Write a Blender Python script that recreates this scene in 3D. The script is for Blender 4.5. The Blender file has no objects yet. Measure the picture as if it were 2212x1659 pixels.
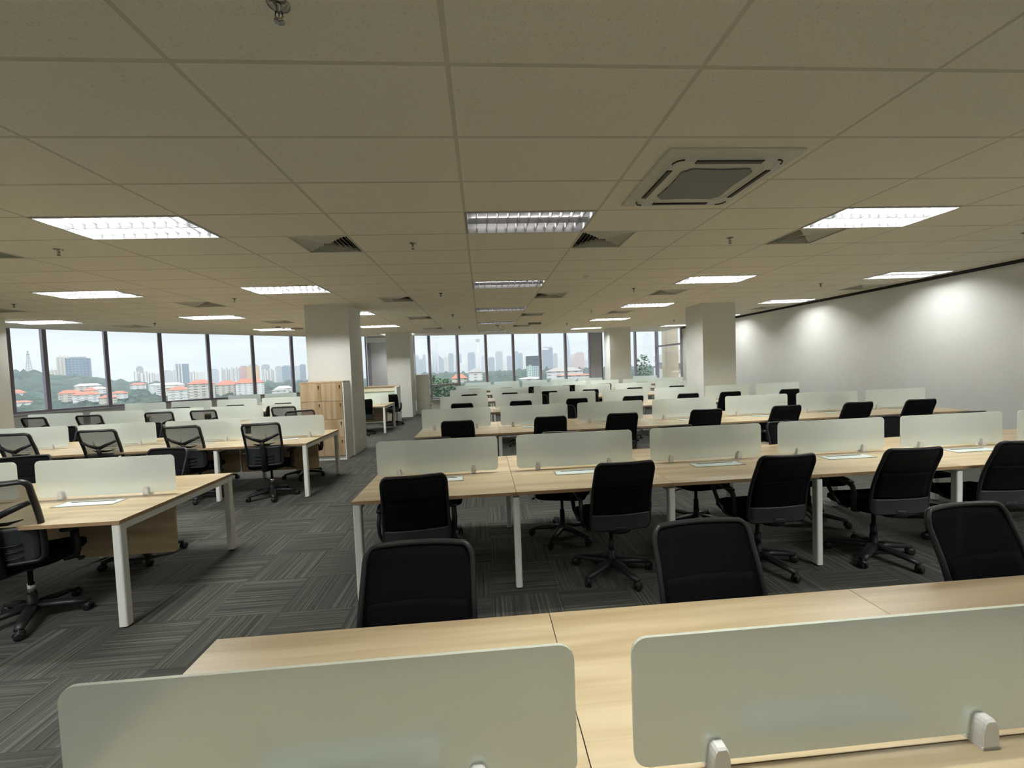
import bpy, math, random
from math import sin, cos, pi, radians
from mathutils import Vector, Matrix, noise
random.seed(7)
S = bpy.context.scene
COL = S.collection

# ------------------------------------------------------------------ camera
YAW, PITCH, ROLL, FPX, EYE = 0.0692, -0.0418, -0.0379, 901.05, 1.6784
fw = Vector((sin(YAW)*cos(PITCH), cos(YAW)*cos(PITCH), sin(PITCH)))
r0 = Vector((cos(YAW), -sin(YAW), 0)); u0 = r0.cross(fw)
rt = cos(ROLL)*r0+sin(ROLL)*u0; up = -sin(ROLL)*r0+cos(ROLL)*u0
cd = bpy.data.cameras.new('camera'); cam = bpy.data.objects.new('camera', cd); COL.objects.link(cam)
m = Matrix((rt, up, -fw)).transposed().to_4x4(); m.translation = Vector((0, 0, EYE)); cam.matrix_world = m
cd.sensor_width = 36; cd.lens = FPX/2212*36; cd.clip_start = .02; cd.clip_end = 30000
S.camera = cam

# ------------------------------------------------------------------ world, exposure
S.view_settings.view_transform = 'Standard'; S.view_settings.look = 'None'
S.view_settings.gamma = 1; S.view_settings.use_curve_mapping = False
S.view_settings.exposure = 0.4
S.cycles.max_bounces = 10; S.cycles.diffuse_bounces = 7; S.cycles.glossy_bounces = 3
S.cycles.transmission_bounces = 6; S.cycles.transparent_max_bounces = 12
S.cycles.volume_bounces = 0; S.cycles.caustics_reflective = False; S.cycles.caustics_refractive = False
S.cycles.use_denoising = True; S.cycles.sample_clamp_indirect = 4
SKY = .655
LAMP = 34.0
w = bpy.data.worlds.new('sky'); S.world = w; w.use_nodes = True
nt = w.node_tree; nt.nodes.clear()
def N(nt, t, **k):
    n = nt.nodes.new(t)
    for a, v in k.items():
        if a.startswith('i_'):
            n.inputs[a[2:].replace('_', ' ')].default_value = v
        else: setattr(n, a, v)
    return n
tc = N(nt, 'ShaderNodeTexCoord'); sx = N(nt, 'ShaderNodeSeparateXYZ'); nt.links.new(tc.outputs['Generated'], sx.inputs[0])
ramp = N(nt, 'ShaderNodeValToRGB'); nt.links.new(sx.outputs['Z'], ramp.inputs[0])
ramp.color_ramp.elements[0].position = 0.0; ramp.color_ramp.elements[0].color = (.66, .74, .86, 1)
ramp.color_ramp.elements[1].position = .16; ramp.color_ramp.elements[1].color = (.93, .95, 1.0, 1)
mp = N(nt, 'ShaderNodeMapping'); mp.inputs['Scale'].default_value = (2.2, 2.2, 14); nt.links.new(tc.outputs['Generated'], mp.inputs[0])
nz = N(nt, 'ShaderNodeTexNoise', i_Scale=2.2, i_Detail=5.0, i_Roughness=.55); nt.links.new(mp.outputs[0], nz.inputs[0])
r2 = N(nt, 'ShaderNodeValToRGB'); r2.color_ramp.elements[0].position = .42; r2.color_ramp.elements[1].position = .62; nt.links.new(nz.outputs[0], r2.inputs[0])
mixc = N(nt, 'ShaderNodeMixRGB'); mixc.inputs[2].default_value = (1, 1, 1, 1)
mm = N(nt, 'ShaderNodeMath', operation='MULTIPLY'); mm.inputs[1].default_value = .65; nt.links.new(r2.outputs[0], mm.inputs[0])
nt.links.new(mm.outputs[0], mixc.inputs[0]); nt.links.new(ramp.outputs[0], mixc.inputs[1])
bg = N(nt, 'ShaderNodeBackground'); nt.links.new(mixc.outputs[0], bg.inputs[0])
# overcast sky: about three times brighter overhead than near the horizon
mr = N(nt, 'ShaderNodeMapRange'); mr.inputs['From Min'].default_value = .12; mr.inputs['From Max'].default_value = .7
mr.inputs['To Min'].default_value = SKY; mr.inputs['To Max'].default_value = SKY*4.4; nt.links.new(sx.outputs['Z'], mr.inputs['Value']); nt.links.new(mr.outputs[0], bg.inputs[1])
wo = N(nt, 'ShaderNodeOutputWorld'); nt.links.new(bg.outputs[0], wo.inputs[0])

# ------------------------------------------------------------------ materials
MATS = {}
def mat(name, col=(.5, .5, .5), rough=.5, metal=0, spec=.5, **k):
    if name in MATS: return MATS[name]
    ma = bpy.data.materials.new(name); ma.use_nodes = True; MATS[name] = ma
    b = ma.node_tree.nodes['Principled BSDF']
    b.inputs['Base Color'].default_value = (*col, 1); b.inputs['Roughness'].default_value = rough
    b.inputs['Metallic'].default_value = metal; b.inputs['Specular IOR Level'].default_value = spec
    if 'emit' in k:
        b.inputs['Emission Color'].default_value = (*k['emit'], 1); b.inputs['Emission Strength'].default_value = k['strength']
    return ma
def P(ma): return ma.node_tree, ma.node_tree.nodes['Principled BSDF']
def math_(nt, op, a, b=None, c=None):
    n = N(nt, 'ShaderNodeMath', operation=op)
    for i, v in enumerate((a, b, c)):
        if v is None: continue
        if isinstance(v, (int, float)): n.inputs[i].default_value = v
        else: nt.links.new(v, n.inputs[i])
    return n.outputs[0]
def noisy(ma, scale, amt, bump=0, detail=3, vec='Object', stretch=(1, 1, 1)):
    nt, b = P(ma); c = b.inputs['Base Color'].default_value[:]
    tc = N(nt, 'ShaderNodeTexCoord'); mp = N(nt, 'ShaderNodeMapping'); mp.inputs['Scale'].default_value = stretch
    nt.links.new(tc.outputs[vec], mp.inputs[0])
    n = N(nt, 'ShaderNodeTexNoise', i_Scale=scale, i_Detail=float(detail)); nt.links.new(mp.outputs[0], n.inputs[0])
    r = N(nt, 'ShaderNodeValToRGB'); nt.links.new(n.outputs[0], r.inputs[0])
    r.color_ramp.elements[0].position = .3; r.color_ramp.elements[1].position = .7
    r.color_ramp.elements[0].color = tuple(x*(1-amt) for x in c[:3])+(1,); r.color_ramp.elements[1].color = tuple(min(1, x*(1+amt)) for x in c[:3])+(1,)
    nt.links.new(r.outputs[0], b.inputs['Base Color'])
    if bump:
        bp = N(nt, 'ShaderNodeBump', i_Strength=bump, i_Distance=.01); nt.links.new(n.outputs[0], bp.inputs['Height']); nt.links.new(bp.outputs[0], b.inputs['Normal'])
    return ma
WHITE = mat('white_powder_coat', (.84, .85, .81), .4)
WALL = noisy(mat('wall_paint', (.78, .79, .76), .85), 3, .02)
COLM = noisy(mat('column_paint', (.70, .71, .67), .8), 3, .02)
BLACK = mat('black_plastic', (.012, .012, .014), .42, spec=.35)
BLACKF = noisy(mat('black_fabric', (.005, .005, .0065), .95, spec=.05), 300, .5)
CHROME = mat('chrome', (.7, .7, .7), .15, 1)
STEEL = mat('brushed_steel', (.45, .45, .44), .35, 1)
MULL = mat('window_frame_grey', (.30, .27, .31), .45)
LIGHTTRIM = mat('sill_white', (.72, .72, .74), .5)
DARK = mat('dark_gap', (.015, .014, .013), .8)
BLIND = mat('roller_blind_grey', (.50, .50, .52), .8)
FILE = mat('file_cabinet_beige', (.50, .49, .40), .45)
EDGE = mat('desk_edge_band', (.36, .24, .13), .5)
def wood(name, c1, c2, c3, axis=0, rough=.32):
    ma = mat(name, c1, rough); nt, b = P(ma)
    tc = N(nt, 'ShaderNodeTexCoord'); mp = N(nt, 'ShaderNodeMapping')
    mp.inputs['Scale'].default_value = ((.55, 9, 9) if axis == 0 else (9, 9, .8)); nt.links.new(tc.outputs['Object'], mp.inputs[0])
    oi = N(nt, 'ShaderNodeObjectInfo'); va = N(nt, 'ShaderNodeVectorMath', operation='SCALE'); va.inputs[0].default_value = (7, 13, 3)
    nt.links.new(oi.outputs['Random'], va.inputs[3]); vb = N(nt, 'ShaderNodeVectorMath'); nt.links.new(mp.outputs[0], vb.inputs[0]); nt.links.new(va.outputs[0], vb.inputs[1])
    n = N(nt, 'ShaderNodeTexNoise', i_Scale=1.3, i_Detail=2.5, i_Roughness=.5, i_Distortion=.25); nt.links.new(vb.outputs[0], n.inputs[0])
    r = N(nt, 'ShaderNodeValToRGB'); nt.links.new(n.outputs[0], r.inputs[0])
    e = r.color_ramp.elements; e[0].position = .33; e[0].color = (*c2, 1); e[1].position = .66; e[1].color = (*c3, 1)
    x = e.new(.5); x.color = (*c1, 1)
    mp2 = N(nt, 'ShaderNodeMapping'); mp2.inputs['Scale'].default_value = ((3, 140, 140) if axis == 0 else (140, 140, 3)); nt.links.new(tc.outputs['Object'], mp2.inputs[0])
    n2 = N(nt, 'ShaderNodeTexNoise', i_Scale=1.0, i_Detail=2.0); nt.links.new(mp2.outputs[0], n2.inputs[0])
    mx = N(nt, 'ShaderNodeMixRGB', blend_type='MULTIPLY'); mx.inputs[0].default_value = .35
    nt.links.new(r.outputs[0], mx.inputs[1]); r3 = N(nt, 'ShaderNodeValToRGB'); r3.color_ramp.elements[0].color = (.62, .62, .62, 1); r3.color_ramp.elements[1].position = .6
    nt.links.new(n2.outputs[0], r3.inputs[0]); nt.links.new(r3.outputs[0], mx.inputs[2]); nt.links.new(mx.outputs[0], b.inputs['Base Color'])
    return ma
WOOD = wood('light_oak_laminate', (.42, .335, .20), (.34, .26, .145), (.50, .415, .265))
WOODV = wood('oak_laminate_door', (.44, .32, .19), (.33, .23, .12), (.50, .38, .24), axis=2, rough=.5)
WOODM = wood('oak_modesty_board', (.42, .30, .16), (.34, .23, .12), (.48, .36, .21), rough=.5)

def frosted():
    ma = bpy.data.materials.new('frosted_glass'); ma.use_nodes = True; nt = ma.node_tree; nt.nodes.clear()
    o = N(nt, 'ShaderNodeOutputMaterial')
    tr = N(nt, 'ShaderNodeBsdfTranslucent'); tr.inputs[0].default_value = (.93, 1.0, .97, 1)
    di = N(nt, 'ShaderNodeBsdfDiffuse'); di.inputs[0].default_value = (.88, .97, .87, 1)
    rf = N(nt, 'ShaderNodeBsdfRefraction'); rf.inputs['Color'].default_value = (.84, .97, .90, 1); rf.inputs['Roughness'].default_value = .55; rf.inputs['IOR'].default_value = 1.25
    gl = N(nt, 'ShaderNodeBsdfGlossy'); gl.inputs['Roughness'].default_value = .35
    m1 = N(nt, 'ShaderNodeMixShader'); m1.inputs[0].default_value = .45; nt.links.new(tr.outputs[0], m1.inputs[1]); nt.links.new(di.outputs[0], m1.inputs[2])
    m2 = N(nt, 'ShaderNodeMixShader'); m2.inputs[0].default_value = .32; nt.links.new(m1.outputs[0], m2.inputs[1]); nt.links.new(rf.outputs[0], m2.inputs[2])
    m3 = N(nt, 'ShaderNodeMixShader'); m3.inputs[0].default_value = .05; nt.links.new(m2.outputs[0], m3.inputs[1]); nt.links.new(gl.outputs[0], m3.inputs[2])
    # the film sits on one face: the far face of the pane just passes light
    ge = N(nt, 'ShaderNodeNewGeometry'); tp = N(nt, 'ShaderNodeBsdfTransparent'); m4 = N(nt, 'ShaderNodeMixShader')
    nt.links.new(ge.outputs['Backfacing'], m4.inputs[0]); nt.links.new(m3.outputs[0], m4.inputs[1]); nt.links.new(tp.outputs[0], m4.inputs[2])
    nt.links.new(m4.outputs[0], o.inputs[0]); return ma
FROST = frosted()
def clear_glass(name, tint):
    ma = bpy.data.materials.new(name); ma.use_nodes = True; nt = ma.node_tree; nt.nodes.clear()
    o = N(nt, 'ShaderNodeOutputMaterial'); t = N(nt, 'ShaderNodeBsdfTransparent'); t.inputs[0].default_value = (*tint, 1)
    g = N(nt, 'ShaderNodeBsdfGlossy'); g.inputs['Roughness'].default_value = .02
    lw = N(nt, 'ShaderNodeLayerWeight'); lw.inputs[0].default_value = .12
    fr = math_(nt, 'MULTIPLY_ADD', math_(nt, 'POWER', lw.outputs['Facing'], 4.0), .5, .03); lw.inputs[0].default_value = .5
    mx = N(nt, 'ShaderNodeMixShader'); nt.links.new(fr, mx.inputs[0]); nt.links.new(t.outputs[0], mx.inputs[1]); nt.links.new(g.outputs[0], mx.inputs[2])
    nt.links.new(mx.outputs[0], o.inputs[0]); return ma
GLASS = clear_glass('window_glass', (.95, .985, .98))
def mesh_fabric(name, opac, col):
    ma = bpy.data.materials.new(name); ma.use_nodes = True; nt = ma.node_tree; b = nt.nodes['Principled BSDF']
    b.inputs['Base Color'].default_value = (*col, 1); b.inputs['Roughness'].default_value = .8
    b.inputs['Alpha'].default_value = opac; b.inputs['Specular IOR Level'].default_value = .05
    return ma
MESHA = mesh_fabric('black_mesh_dense', .94, (.004, .0045, .005))
MESHB = mesh_fabric('grey_mesh_open', .45, (.06, .06, .06))

def ceiling_mat():
    ma = mat('ceiling_tiles', (.80, .77, .68), .95, spec=.1); nt, b = P(ma)
    tc = N(nt, 'ShaderNodeTexCoord'); s = N(nt, 'ShaderNodeSeparateXYZ'); nt.links.new(tc.outputs['Object'], s.inputs[0])
    def line(o, off, pitch, half):
        f = math_(nt, 'WRAP', math_(nt, 'SUBTRACT', o, off-pitch/2), pitch, 0.0)
        d = math_(nt, 'ABSOLUTE', math_(nt, 'SUBTRACT', f, pitch/2))
        return math_(nt, 'LESS_THAN', d, half), d
    lx, dx = line(s.outputs['X'], -.1028, 1.2, .0125); ly, dy = line(s.outputs['Y'], 1.9657, .6, .0125)
    bar = math_(nt, 'MAXIMUM', lx, ly)
    n = N(nt, 'ShaderNodeTexNoise', i_Scale=90.0, i_Detail=3.0); nt.links.new(tc.outputs['Object'], n.inputs[0])
    r = N(nt, 'ShaderNodeValToRGB'); nt.links.new(n.outputs[0], r.inputs[0])
    r.color_ramp.elements[0].position = .30; r.color_ramp.elements[0].color = (.82, .77, .66, 1)
    r.color_ramp.elements[1].position = .42; r.color_ramp.elements[1].color = (.95, .90, .78, 1)
    mx = N(nt, 'ShaderNodeMixRGB'); mx.inputs[2].default_value = (.70, .655, .54, 1); nt.links.new(bar, mx.inputs[0]); nt.links.new(r.outputs[0], mx.inputs[1])
    nt.links.new(mx.outputs[0], b.inputs['Base Color'])
    # tegular edge: tile recessed slightly around the T-bars
    ed = math_(nt, 'MINIMUM', dx, dy)
    h = math_(nt, 'SMOOTH_MIN', math_(nt, 'MULTIPLY', ed, 30.0), 1.0, .1)
    h2 = math_(nt, 'ADD', h, math_(nt, 'MULTIPLY', n.outputs[0], .35))
    bp = N(nt, 'ShaderNodeBump', i_Strength=.25, i_Distance=.006); nt.links.new(h2, bp.inputs['Height']); nt.links.new(bp.outputs[0], b.inputs['Normal'])
    return ma
CEIL = ceiling_mat()
def carpet():
    ma = mat('carpet_tiles', (.06, .06, .06), .95, spec=.1); nt, b = P(ma)
    tc = N(nt, 'ShaderNodeTexCoord'); s = N(nt, 'ShaderNodeSeparateXYZ'); nt.links.new(tc.outputs['Object'], s.inputs[0])
    T = .5
    ux = math_(nt, 'DIVIDE', s.outputs['X'], T); uy = math_(nt, 'DIVIDE', s.outputs['Y'], T)
    ix = math_(nt, 'FLOOR', ux); iy = math_(nt, 'FLOOR', uy)
    par = math_(nt, 'MODULO', math_(nt, 'ADD', math_(nt, 'ADD', ix, iy), 400.0), 2.0)
    par = math_(nt, 'GREATER_THAN', par, .5)
    inv = math_(nt, 'SUBTRACT', 1.0, par)
    st = math_(nt, 'ADD', math_(nt, 'MULTIPLY', s.outputs['X'], par), math_(nt, 'MULTIPLY', s.outputs['Y'], inv))
    al = math_(nt, 'ADD', math_(nt, 'MULTIPLY', s.outputs['Y'], par), math_(nt, 'MULTIPLY', s.outputs['X'], inv))
    tid = math_(nt, 'ADD', math_(nt, 'MULTIPLY', ix, 13.7), math_(nt, 'MULTIPLY', iy, 7.3))
    def stripes(sc, along, seed):
        cb = N(nt, 'ShaderNodeCombineXYZ'); nt.links.new(math_(nt, 'MULTIPLY', st, sc), cb.inputs[0]); nt.links.new(math_(nt, 'MULTIPLY', al, along), cb.inputs[1])
        nt.links.new(math_(nt, 'ADD', tid, seed), cb.inputs[2])
        n = N(nt, 'ShaderNodeTexNoise', i_Scale=1.0, i_Detail=2.0); nt.links.new(cb.outputs[0], n.inputs[0]); return n.outputs[0]
    a = stripes(70, .8, 0.); c = stripes(230, 1.5, 31.)
    v = math_(nt, 'ADD', math_(nt, 'MULTIPLY', a, .62), math_(nt, 'MULTIPLY', c, .38))
    r = N(nt, 'ShaderNodeValToRGB'); nt.links.new(v, r.inputs[0]); e = r.color_ramp.elements
    e[0].position = .36; e[0].color = (.034, .035, .030, 1); e[1].position = .66; e[1].color = (.13, .134, .118, 1)
    x = e.new(.50); x.color = (.066, .067, .060, 1); x = e.new(.57); x.color = (.082, .083, .074, 1)
    # tile joints
    fx = math_(nt, 'ABSOLUTE', math_(nt, 'SUBTRACT', math_(nt, 'FRACT', ux), .5)); fy = math_(nt, 'ABSOLUTE', math_(nt, 'SUBTRACT', math_(nt, 'FRACT', uy), .5))
    j = math_(nt, 'GREATER_THAN', math_(nt, 'MAXIMUM', fx, fy), .493)
    mx = N(nt, 'ShaderNodeMixRGB'); mx.inputs[2].default_value = (.045, .045, .04, 1); nt.links.new(math_(nt, 'MULTIPLY', j, .6), mx.inputs[0]); nt.links.new(r.outputs[0], mx.inputs[1])
    nt.links.new(mx.outputs[0], b.inputs['Base Color'])
    bp = N(nt, 'ShaderNodeBump', i_Strength=.4, i_Distance=.004); nt.links.new(v, bp.inputs['Height']); nt.links.new(bp.outputs[0], b.inputs['Normal'])
    return ma
CARPET = carpet()

# ------------------------------------------------------------------ mesh helpers
class MB:
    def __init__(s): s.v = []; s.f = []; s.sm = []; s.mi = []; s.cur = 0
    def add(s, vs, fs, smooth=False):
        o = len(s.v); s.v += [tuple(x) for x in vs]
        for f in fs: s.f.append(tuple(i+o for i in f)); s.sm.append(smooth); s.mi.append(s.cur)
        return s
    def box(s, x0, x1, y0, y1, z0, z1, M=None):
        vs = [Vector(p) for p in ((x0, y0, z0), (x1, y0, z0), (x1, y1, z0), (x0, y1, z0), (x0, y0, z1), (x1, y0, z1), (x1, y1, z1), (x0, y1, z1))]
        if M: vs = [M @ p for p in vs]
        return s.add(vs, [(0, 3, 2, 1), (4, 5, 6, 7), (0, 1, 5, 4), (1, 2, 6, 5), (2, 3, 7, 6), (3, 0, 4, 7)])
    def prism(s, pts, h0, h1, M=None, smooth=False):     # polygon in xy, extruded in z
        n = len(pts); vs = [Vector((p[0], p[1], h0)) for p in pts]+[Vector((p[0], p[1], h1)) for p in pts]
        if M: vs = [M @ p for p in vs]
        s.add(vs, [tuple(range(n-1, -1, -1)), tuple(range(n, 2*n))]+[(i, (i+1) % n, n+(i+1) % n, n+i) for i in range(n)], smooth); return s
    def tube(s, path, r, seg=8, closed=False, sc=None, cap=True):  # swept round/elliptic section; sc=(a,b) scale of the section axes
        path = [Vector(p) for p in path]; n = len(path); rs = r if isinstance(r, (list, tuple)) else [r]*n
        a, b = sc or (1, 1); rings = []; prev = None
        for i, p in enumerate(path):
            if closed: t = path[(i+1) % n]-path[i-1]
            else: t = path[min(i+1, n-1)]-path[max(i-1, 0)]
            t.normalize()
            if prev is None:
                ref = Vector((0, 0, 1)) if abs(t.z) < .9 else Vector((0, 1, 0)); x = ref.cross(t).normalized()
            else: x = (prev-t*prev.dot(t)).normalized()
            prev = x; y = t.cross(x)
            rings.append([p+x*cos(2*pi*k/seg)*rs[i]*a+y*sin(2*pi*k/seg)*rs[i]*b for k in range(seg)])
        o = [q for R_ in rings for q in R_]; fs = []
        for i in range(n if closed else n-1):
            j = (i+1) % n
            for k in range(seg): k2 = (k+1) % seg; fs.append((i*seg+k, i*seg+k2, j*seg+k2, j*seg+k))
        if not closed and cap: fs += [tuple(range(seg-1, -1, -1)), tuple(range((n-1)*seg, n*seg))]
        return s.add(o, fs, True)
    def lathe(s, prof, c=(0, 0, 0), seg=20, M=None):
        vs = []; fs = []
        for (r, z) in prof:
            for k in range(seg): vs.append(Vector((c[0]+r*cos(2*pi*k/seg), c[1]+r*sin(2*pi*k/seg), c[2]+z)))
        if M: vs = [M @ p for p in vs]
        for i in range(len(prof)-1):
            for k in range(seg): k2 = (k+1) % seg; fs.append((i*seg+k, i*seg+k2, (i+1)*seg+k2, (i+1)*seg+k))
        fs += [tuple(range(seg-1, -1, -1)), tuple(range((len(prof)-1)*seg, len(prof)*seg))]
        return s.add(vs, fs, True)
    def build(s, name, mats, parent=None, bevel=0, loc=(0, 0, 0), rz=0):
        me = bpy.data.meshes.new(name); me.from_pydata(s.v, [], s.f); me.update()
        for i, p in enumerate(me.polygons): p.use_smooth = s.sm[i]; p.material_index = s.mi[i]
        for q in (mats if isinstance(mats, (list, tuple)) else [mats]): me.materials.append(q)
        o = bpy.data.objects.new(name, me); COL.objects.link(o); o.location = loc; o.rotation_euler = (0, 0, rz)
        if parent: o.parent = parent
        if bevel:
            b = o.modifiers.new('bevel', 'BEVEL'); b.width = bevel; b.segments = 2; b.limit_method = 'ANGLE'; b.angle_limit = radians(40)
        return o
def tag(o, label, cat=None, group=None, kind=None):
    o['label'] = label
    if cat: o['category'] = cat
    if group: o['group'] = group
    if kind: o['kind'] = kind
    return o
def struct(o, label, cat): return tag(o, label, cat, kind='structure')
def empty(name, loc=(0, 0, 0), rz=0):
    o = bpy.data.objects.new(name, None); COL.objects.link(o); o.location = loc; o.rotation_euler = (0, 0, rz); o.empty_display_size = .1; return o
def kids(o): return [c for c in ALLK.get(o, [])]
def copy_tree(o, parent=None):
    c = o.copy(); COL.objects.link(c)
    if parent: c.parent = parent
    for ch in o.children: copy_tree(ch, c)
    return c
def rrect(w, h, r, n=5):   # rounded rectangle outline centred on 0
    pts = []
    for cx, cy, a0 in ((w/2-r, h/2-r, 0), (-w/2+r, h/2-r, pi/2), (-w/2+r, -h/2+r, pi), (w/2-r, -h/2+r, 3*pi/2)):
        for k in range(n+1): a = a0+pi/2*k/n; pts.append((cx+r*cos(a), cy+r*sin(a)))
    return pts
ORD = ['', 'first', 'second', 'third', 'fourth', 'fifth', 'sixth', 'seventh', 'eighth', 'ninth', 'tenth', 'eleventh', 'twelfth']

# ------------------------------------------------------------------ room shell
CZ = 3.06
X0, Y0 = -.1028, 1.9657
OUT = [(-16, -3), (8.7, -3), (8.7, 20.0), (5.0, 19.45), (4.9, 19.4), (-2.7, 17.75), (-4.7, 17.55), (-5.3, 19.4), (-6.35, 18.95), (-7.757, 17.8), (-8.8, 16.87), (-9.9, 15.95), (-10.83, 14.98), (-11.82, 14.05), (-12.6, 12.95), (-12.9, 12.27), (-13.6, 8.6), (-16, 8)]
MB().prism(OUT, -.1, 0).build('floor', CARPET)
struct(bpy.data.objects['floor'], 'dark grey striped carpet tile floor laid in alternating directions', 'floor')
edge = [(-13.2, 8.0), (-11.14, 10.67), (-10.885, 11.24), (-10.218, 12.16), (-9.395, 12.95), (-8.585, 13.80), (-7.655, 14.58), (-6.745, 15.39), (-5.9, 16.1), (-4.553, 16.6), (-2.71, 16.93),
        (-2.109, 16.95), (-.997, 17.42), (.17, 17.66), (1.341, 17.90), (2.532, 18.13), (3.699, 18.35), (4.85, 18.55), (5.35, 18.62), (8.45, 18.9)]
# ceiling cells of 0.6 x 0.6 m, left open where luminaires and diffusers sit
lights = [(i, j) for j in (3, 8, 13, 18, 23) for i in (-5.5, -3, 0, 3, 6) if not (i == -5.5 and j == 23)]+[(-8.5, 13), (-9, 3)]+[(i, j) for i in (-6, -3, 0, 3, 6) for j in (-2, -7)]
vents = [(i, j) for j in (4, 10, 15, 20) for i in (-2+.5, 1, 3, 6.5, -4.5)]+[(-7.5, 10), (-7.5, 15), (-7.5, 4)]
vents = [v for v in vents if v not in ((-4.5, 20), (3, 20))]
open_ = set()
for i, j in lights: open_ |= {(int(2*i), j), (int(2*i)+1, j)}
for i, j in vents: open_.add((int(round(2*i)), j))
import bmesh
bm = bmesh.new()
for a in range(-24, 15):
    for j in range(-9, 29):
        if (a, j) in open_: continue
        x = X0+.6*a; y = Y0+.6*j
        if x > 8.5: continue
        x1 = min(x+.6, 8.5)
        vs = [bm.verts.new(p) for p in ((x, y, CZ), (x, y+.6, CZ), (x1, y+.6, CZ), (x1, y, CZ))]
        bm.faces.new(vs)
bmesh.ops.remove_doubles(bm, verts=bm.verts, dist=1e-4)
cx_, cy_ = 0, 5
def clip_outer(bm, p, q):
    # cells straddling the facade line are cut, those outside dropped, only where the line is the nearest boundary
    d = Vector((q[0]-p[0], q[1]-p[1], 0)); n = Vector((-d.y, d.x, 0)).normalized()
    bmesh.ops.bisect_plane(bm, geom=bm.verts[:]+bm.edges[:]+bm.faces[:], plane_co=(p[0], p[1], CZ), plane_no=n, clear_outer=True)
hull = [(-13.2, 8.0), (-10.9, 11.25), (-9.395, 13.0), (-5.9, 16.1), (-2.2, 17.03), (8.5, 18.95)]
for k in range(len(hull)-1): clip_outer(bm, hull[k], hull[k+1])
me = bpy.data.meshes.new('ceiling'); bm.to_mesh(me); bm.free(); me.materials.append(CEIL)
ceil = bpy.data.objects.new('ceiling', me); COL.objects.link(ceil)
struct(ceil, 'beige mineral tile suspended ceiling on a T-bar grid', 'ceiling')
so = struct(MB().prism(OUT, 3.62, 3.72).build('ceiling_slab', DARK), 'concrete slab above the suspended ceiling', 'ceiling'); so.name = 'ceiling'
# pelmet faces closing the ceiling edge above the windows
mb = MB()
for k in range(len(hull)-1):
    (ax, ay), (bx_, by_) = hull[k], hull[k+1]
    d = Vector((bx_-ax, by_-ay, 0)).normalized(); n = Vector((-d.y, d.x, 0))*.02
    mb.add([(ax, ay, CZ-.012), (bx_, by_, CZ-.012), (bx_, by_, 3.62), (ax, ay, 3.62), (ax+n.x, ay+n.y, CZ-.012), (bx_+n.x, by_+n.y, CZ-.012), (bx_+n.x, by_+n.y, 3.62), (ax+n.x, ay+n.y, 3.62)],
           [(0, 1, 2, 3), (7, 6, 5, 4), (0, 4, 5, 1)])
struct(mb.build('trim_1', LIGHTTRIM), 'white pelmet along the ceiling edge above the windows', 'trim')
# right wall, wall behind the camera, left wall
struct(MB().box(8.5, 8.7, -3, 17.2, 0, 3.62).build('wall_right', WALL), 'plain white wall on the right with pools of lamp light', 'wall')
struct(MB().box(-16, 12, -3.2, -3, 0, 3.62).build('wall_back', WALL), 'white wall behind the viewer', 'wall')
struct(MB().box(-16.2, -16, -3.2, 8, 0, 3.62).build('wall_left', WALL), 'white wall closing the room far to the left', 'wall')
struct(MB().box(8.472, 8.5, -3, 17.2, CZ-.055, CZ-.001).build('trim_2', DARK), 'black shadow gap between the right wall and ceiling', 'trim')
struct(MB().box(8.488, 8.5, -3, 17.2, 0, .08).build('baseboard_right', WHITE), 'low white skirting along the right wall', 'skirting')

# ------------------------------------------------------------------ windows
WZ0, WZ1 = .88, 3.62
def seg_box(mb, a, b, z0, z1, t0, t1):   # box along a-b, offset t0..t1 outwards
    d = Vector((b[0]-a[0], b[1]-a[1], 0)); L = d.length; d.normalize(); n = Vector((-d.y, d.x, 0))
    M = Matrix(((d.x, n.x, 0, a[0]), (d.y, n.y, 0, a[1]), (0, 0, 1, 0), (0, 0, 0, 1)))
    mb.box(0, L, t0, t1, z0, z1, M); return M, L
win_n = 0
def window(a, b, sill, label, top=WZ1, transom=None, low=None, mull=.075):
    global win_n; win_n += 1
    mb = MB(); d = Vector((b[0]-a[0], b[1]-a[1], 0)); L = d.length
    M, L = seg_box(mb, a, b, sill, sill+.07, -.04, .08)
    seg_box(mb, a, b, top-.06, top, -.04, .08)
    mb.box(0, mull/2, -.07, .08, sill, top, M); mb.box(L-mull/2, L, -.07, .08, sill, top, M)
    if transom: mb.box(0, L, -.05, .06, transom, transom+.07, M)
    f = struct(mb.build('window_%d' % win_n, MULL), label, 'window')
    g = MB(); seg_box(g, a, b, sill+.07, top-.06, .010, .018); g.build('glass_pane', GLASS, f)
    return f
def low_wall(name, a, b, h, label):
    mb = MB(); seg_box(mb, a, b, 0, h, -.03, .12); o = struct(mb.build(name, WALL), label, 'wall')
    t = MB(); seg_box(t, a, b, h-.03, h+.005, -.10, .12); t.build('window_sill', LIGHTTRIM, o)
sc = 1.15
LW = [(-13.5, 8.6), (-12.81, 12.27), (-12.518, 12.92), (-11.75, 13.99), (-10.80, 14.89), (-9.87, 15.87), (-8.80, 16.76), (-7.757, 17.70), (-6.35, 18.85), (-5.2, 19.3)]
nm = ['behind the left pillar', 'narrow bay with the lattice mast, beside the left pillar', 'wide bay with the big pair of towers', 'bay with the ribbed white flats', 'bay with the striped high rise', 'bay with red-roofed flats and far towers', 'bay with the orange office block', 'last bay left of the large column', 'bay hidden behind the large column']
for k in range(len(LW)-1):
    window(LW[k], LW[k+1], WZ0, 'full height window, '+nm[k], mull=.10)
    low_wall('wall_far_left', LW[k], LW[k+1], WZ0, 'low wall under the curved left windows')
f = 1.04
FW = [(x*f, y*f) for x, y in edge[10:18]]
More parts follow.
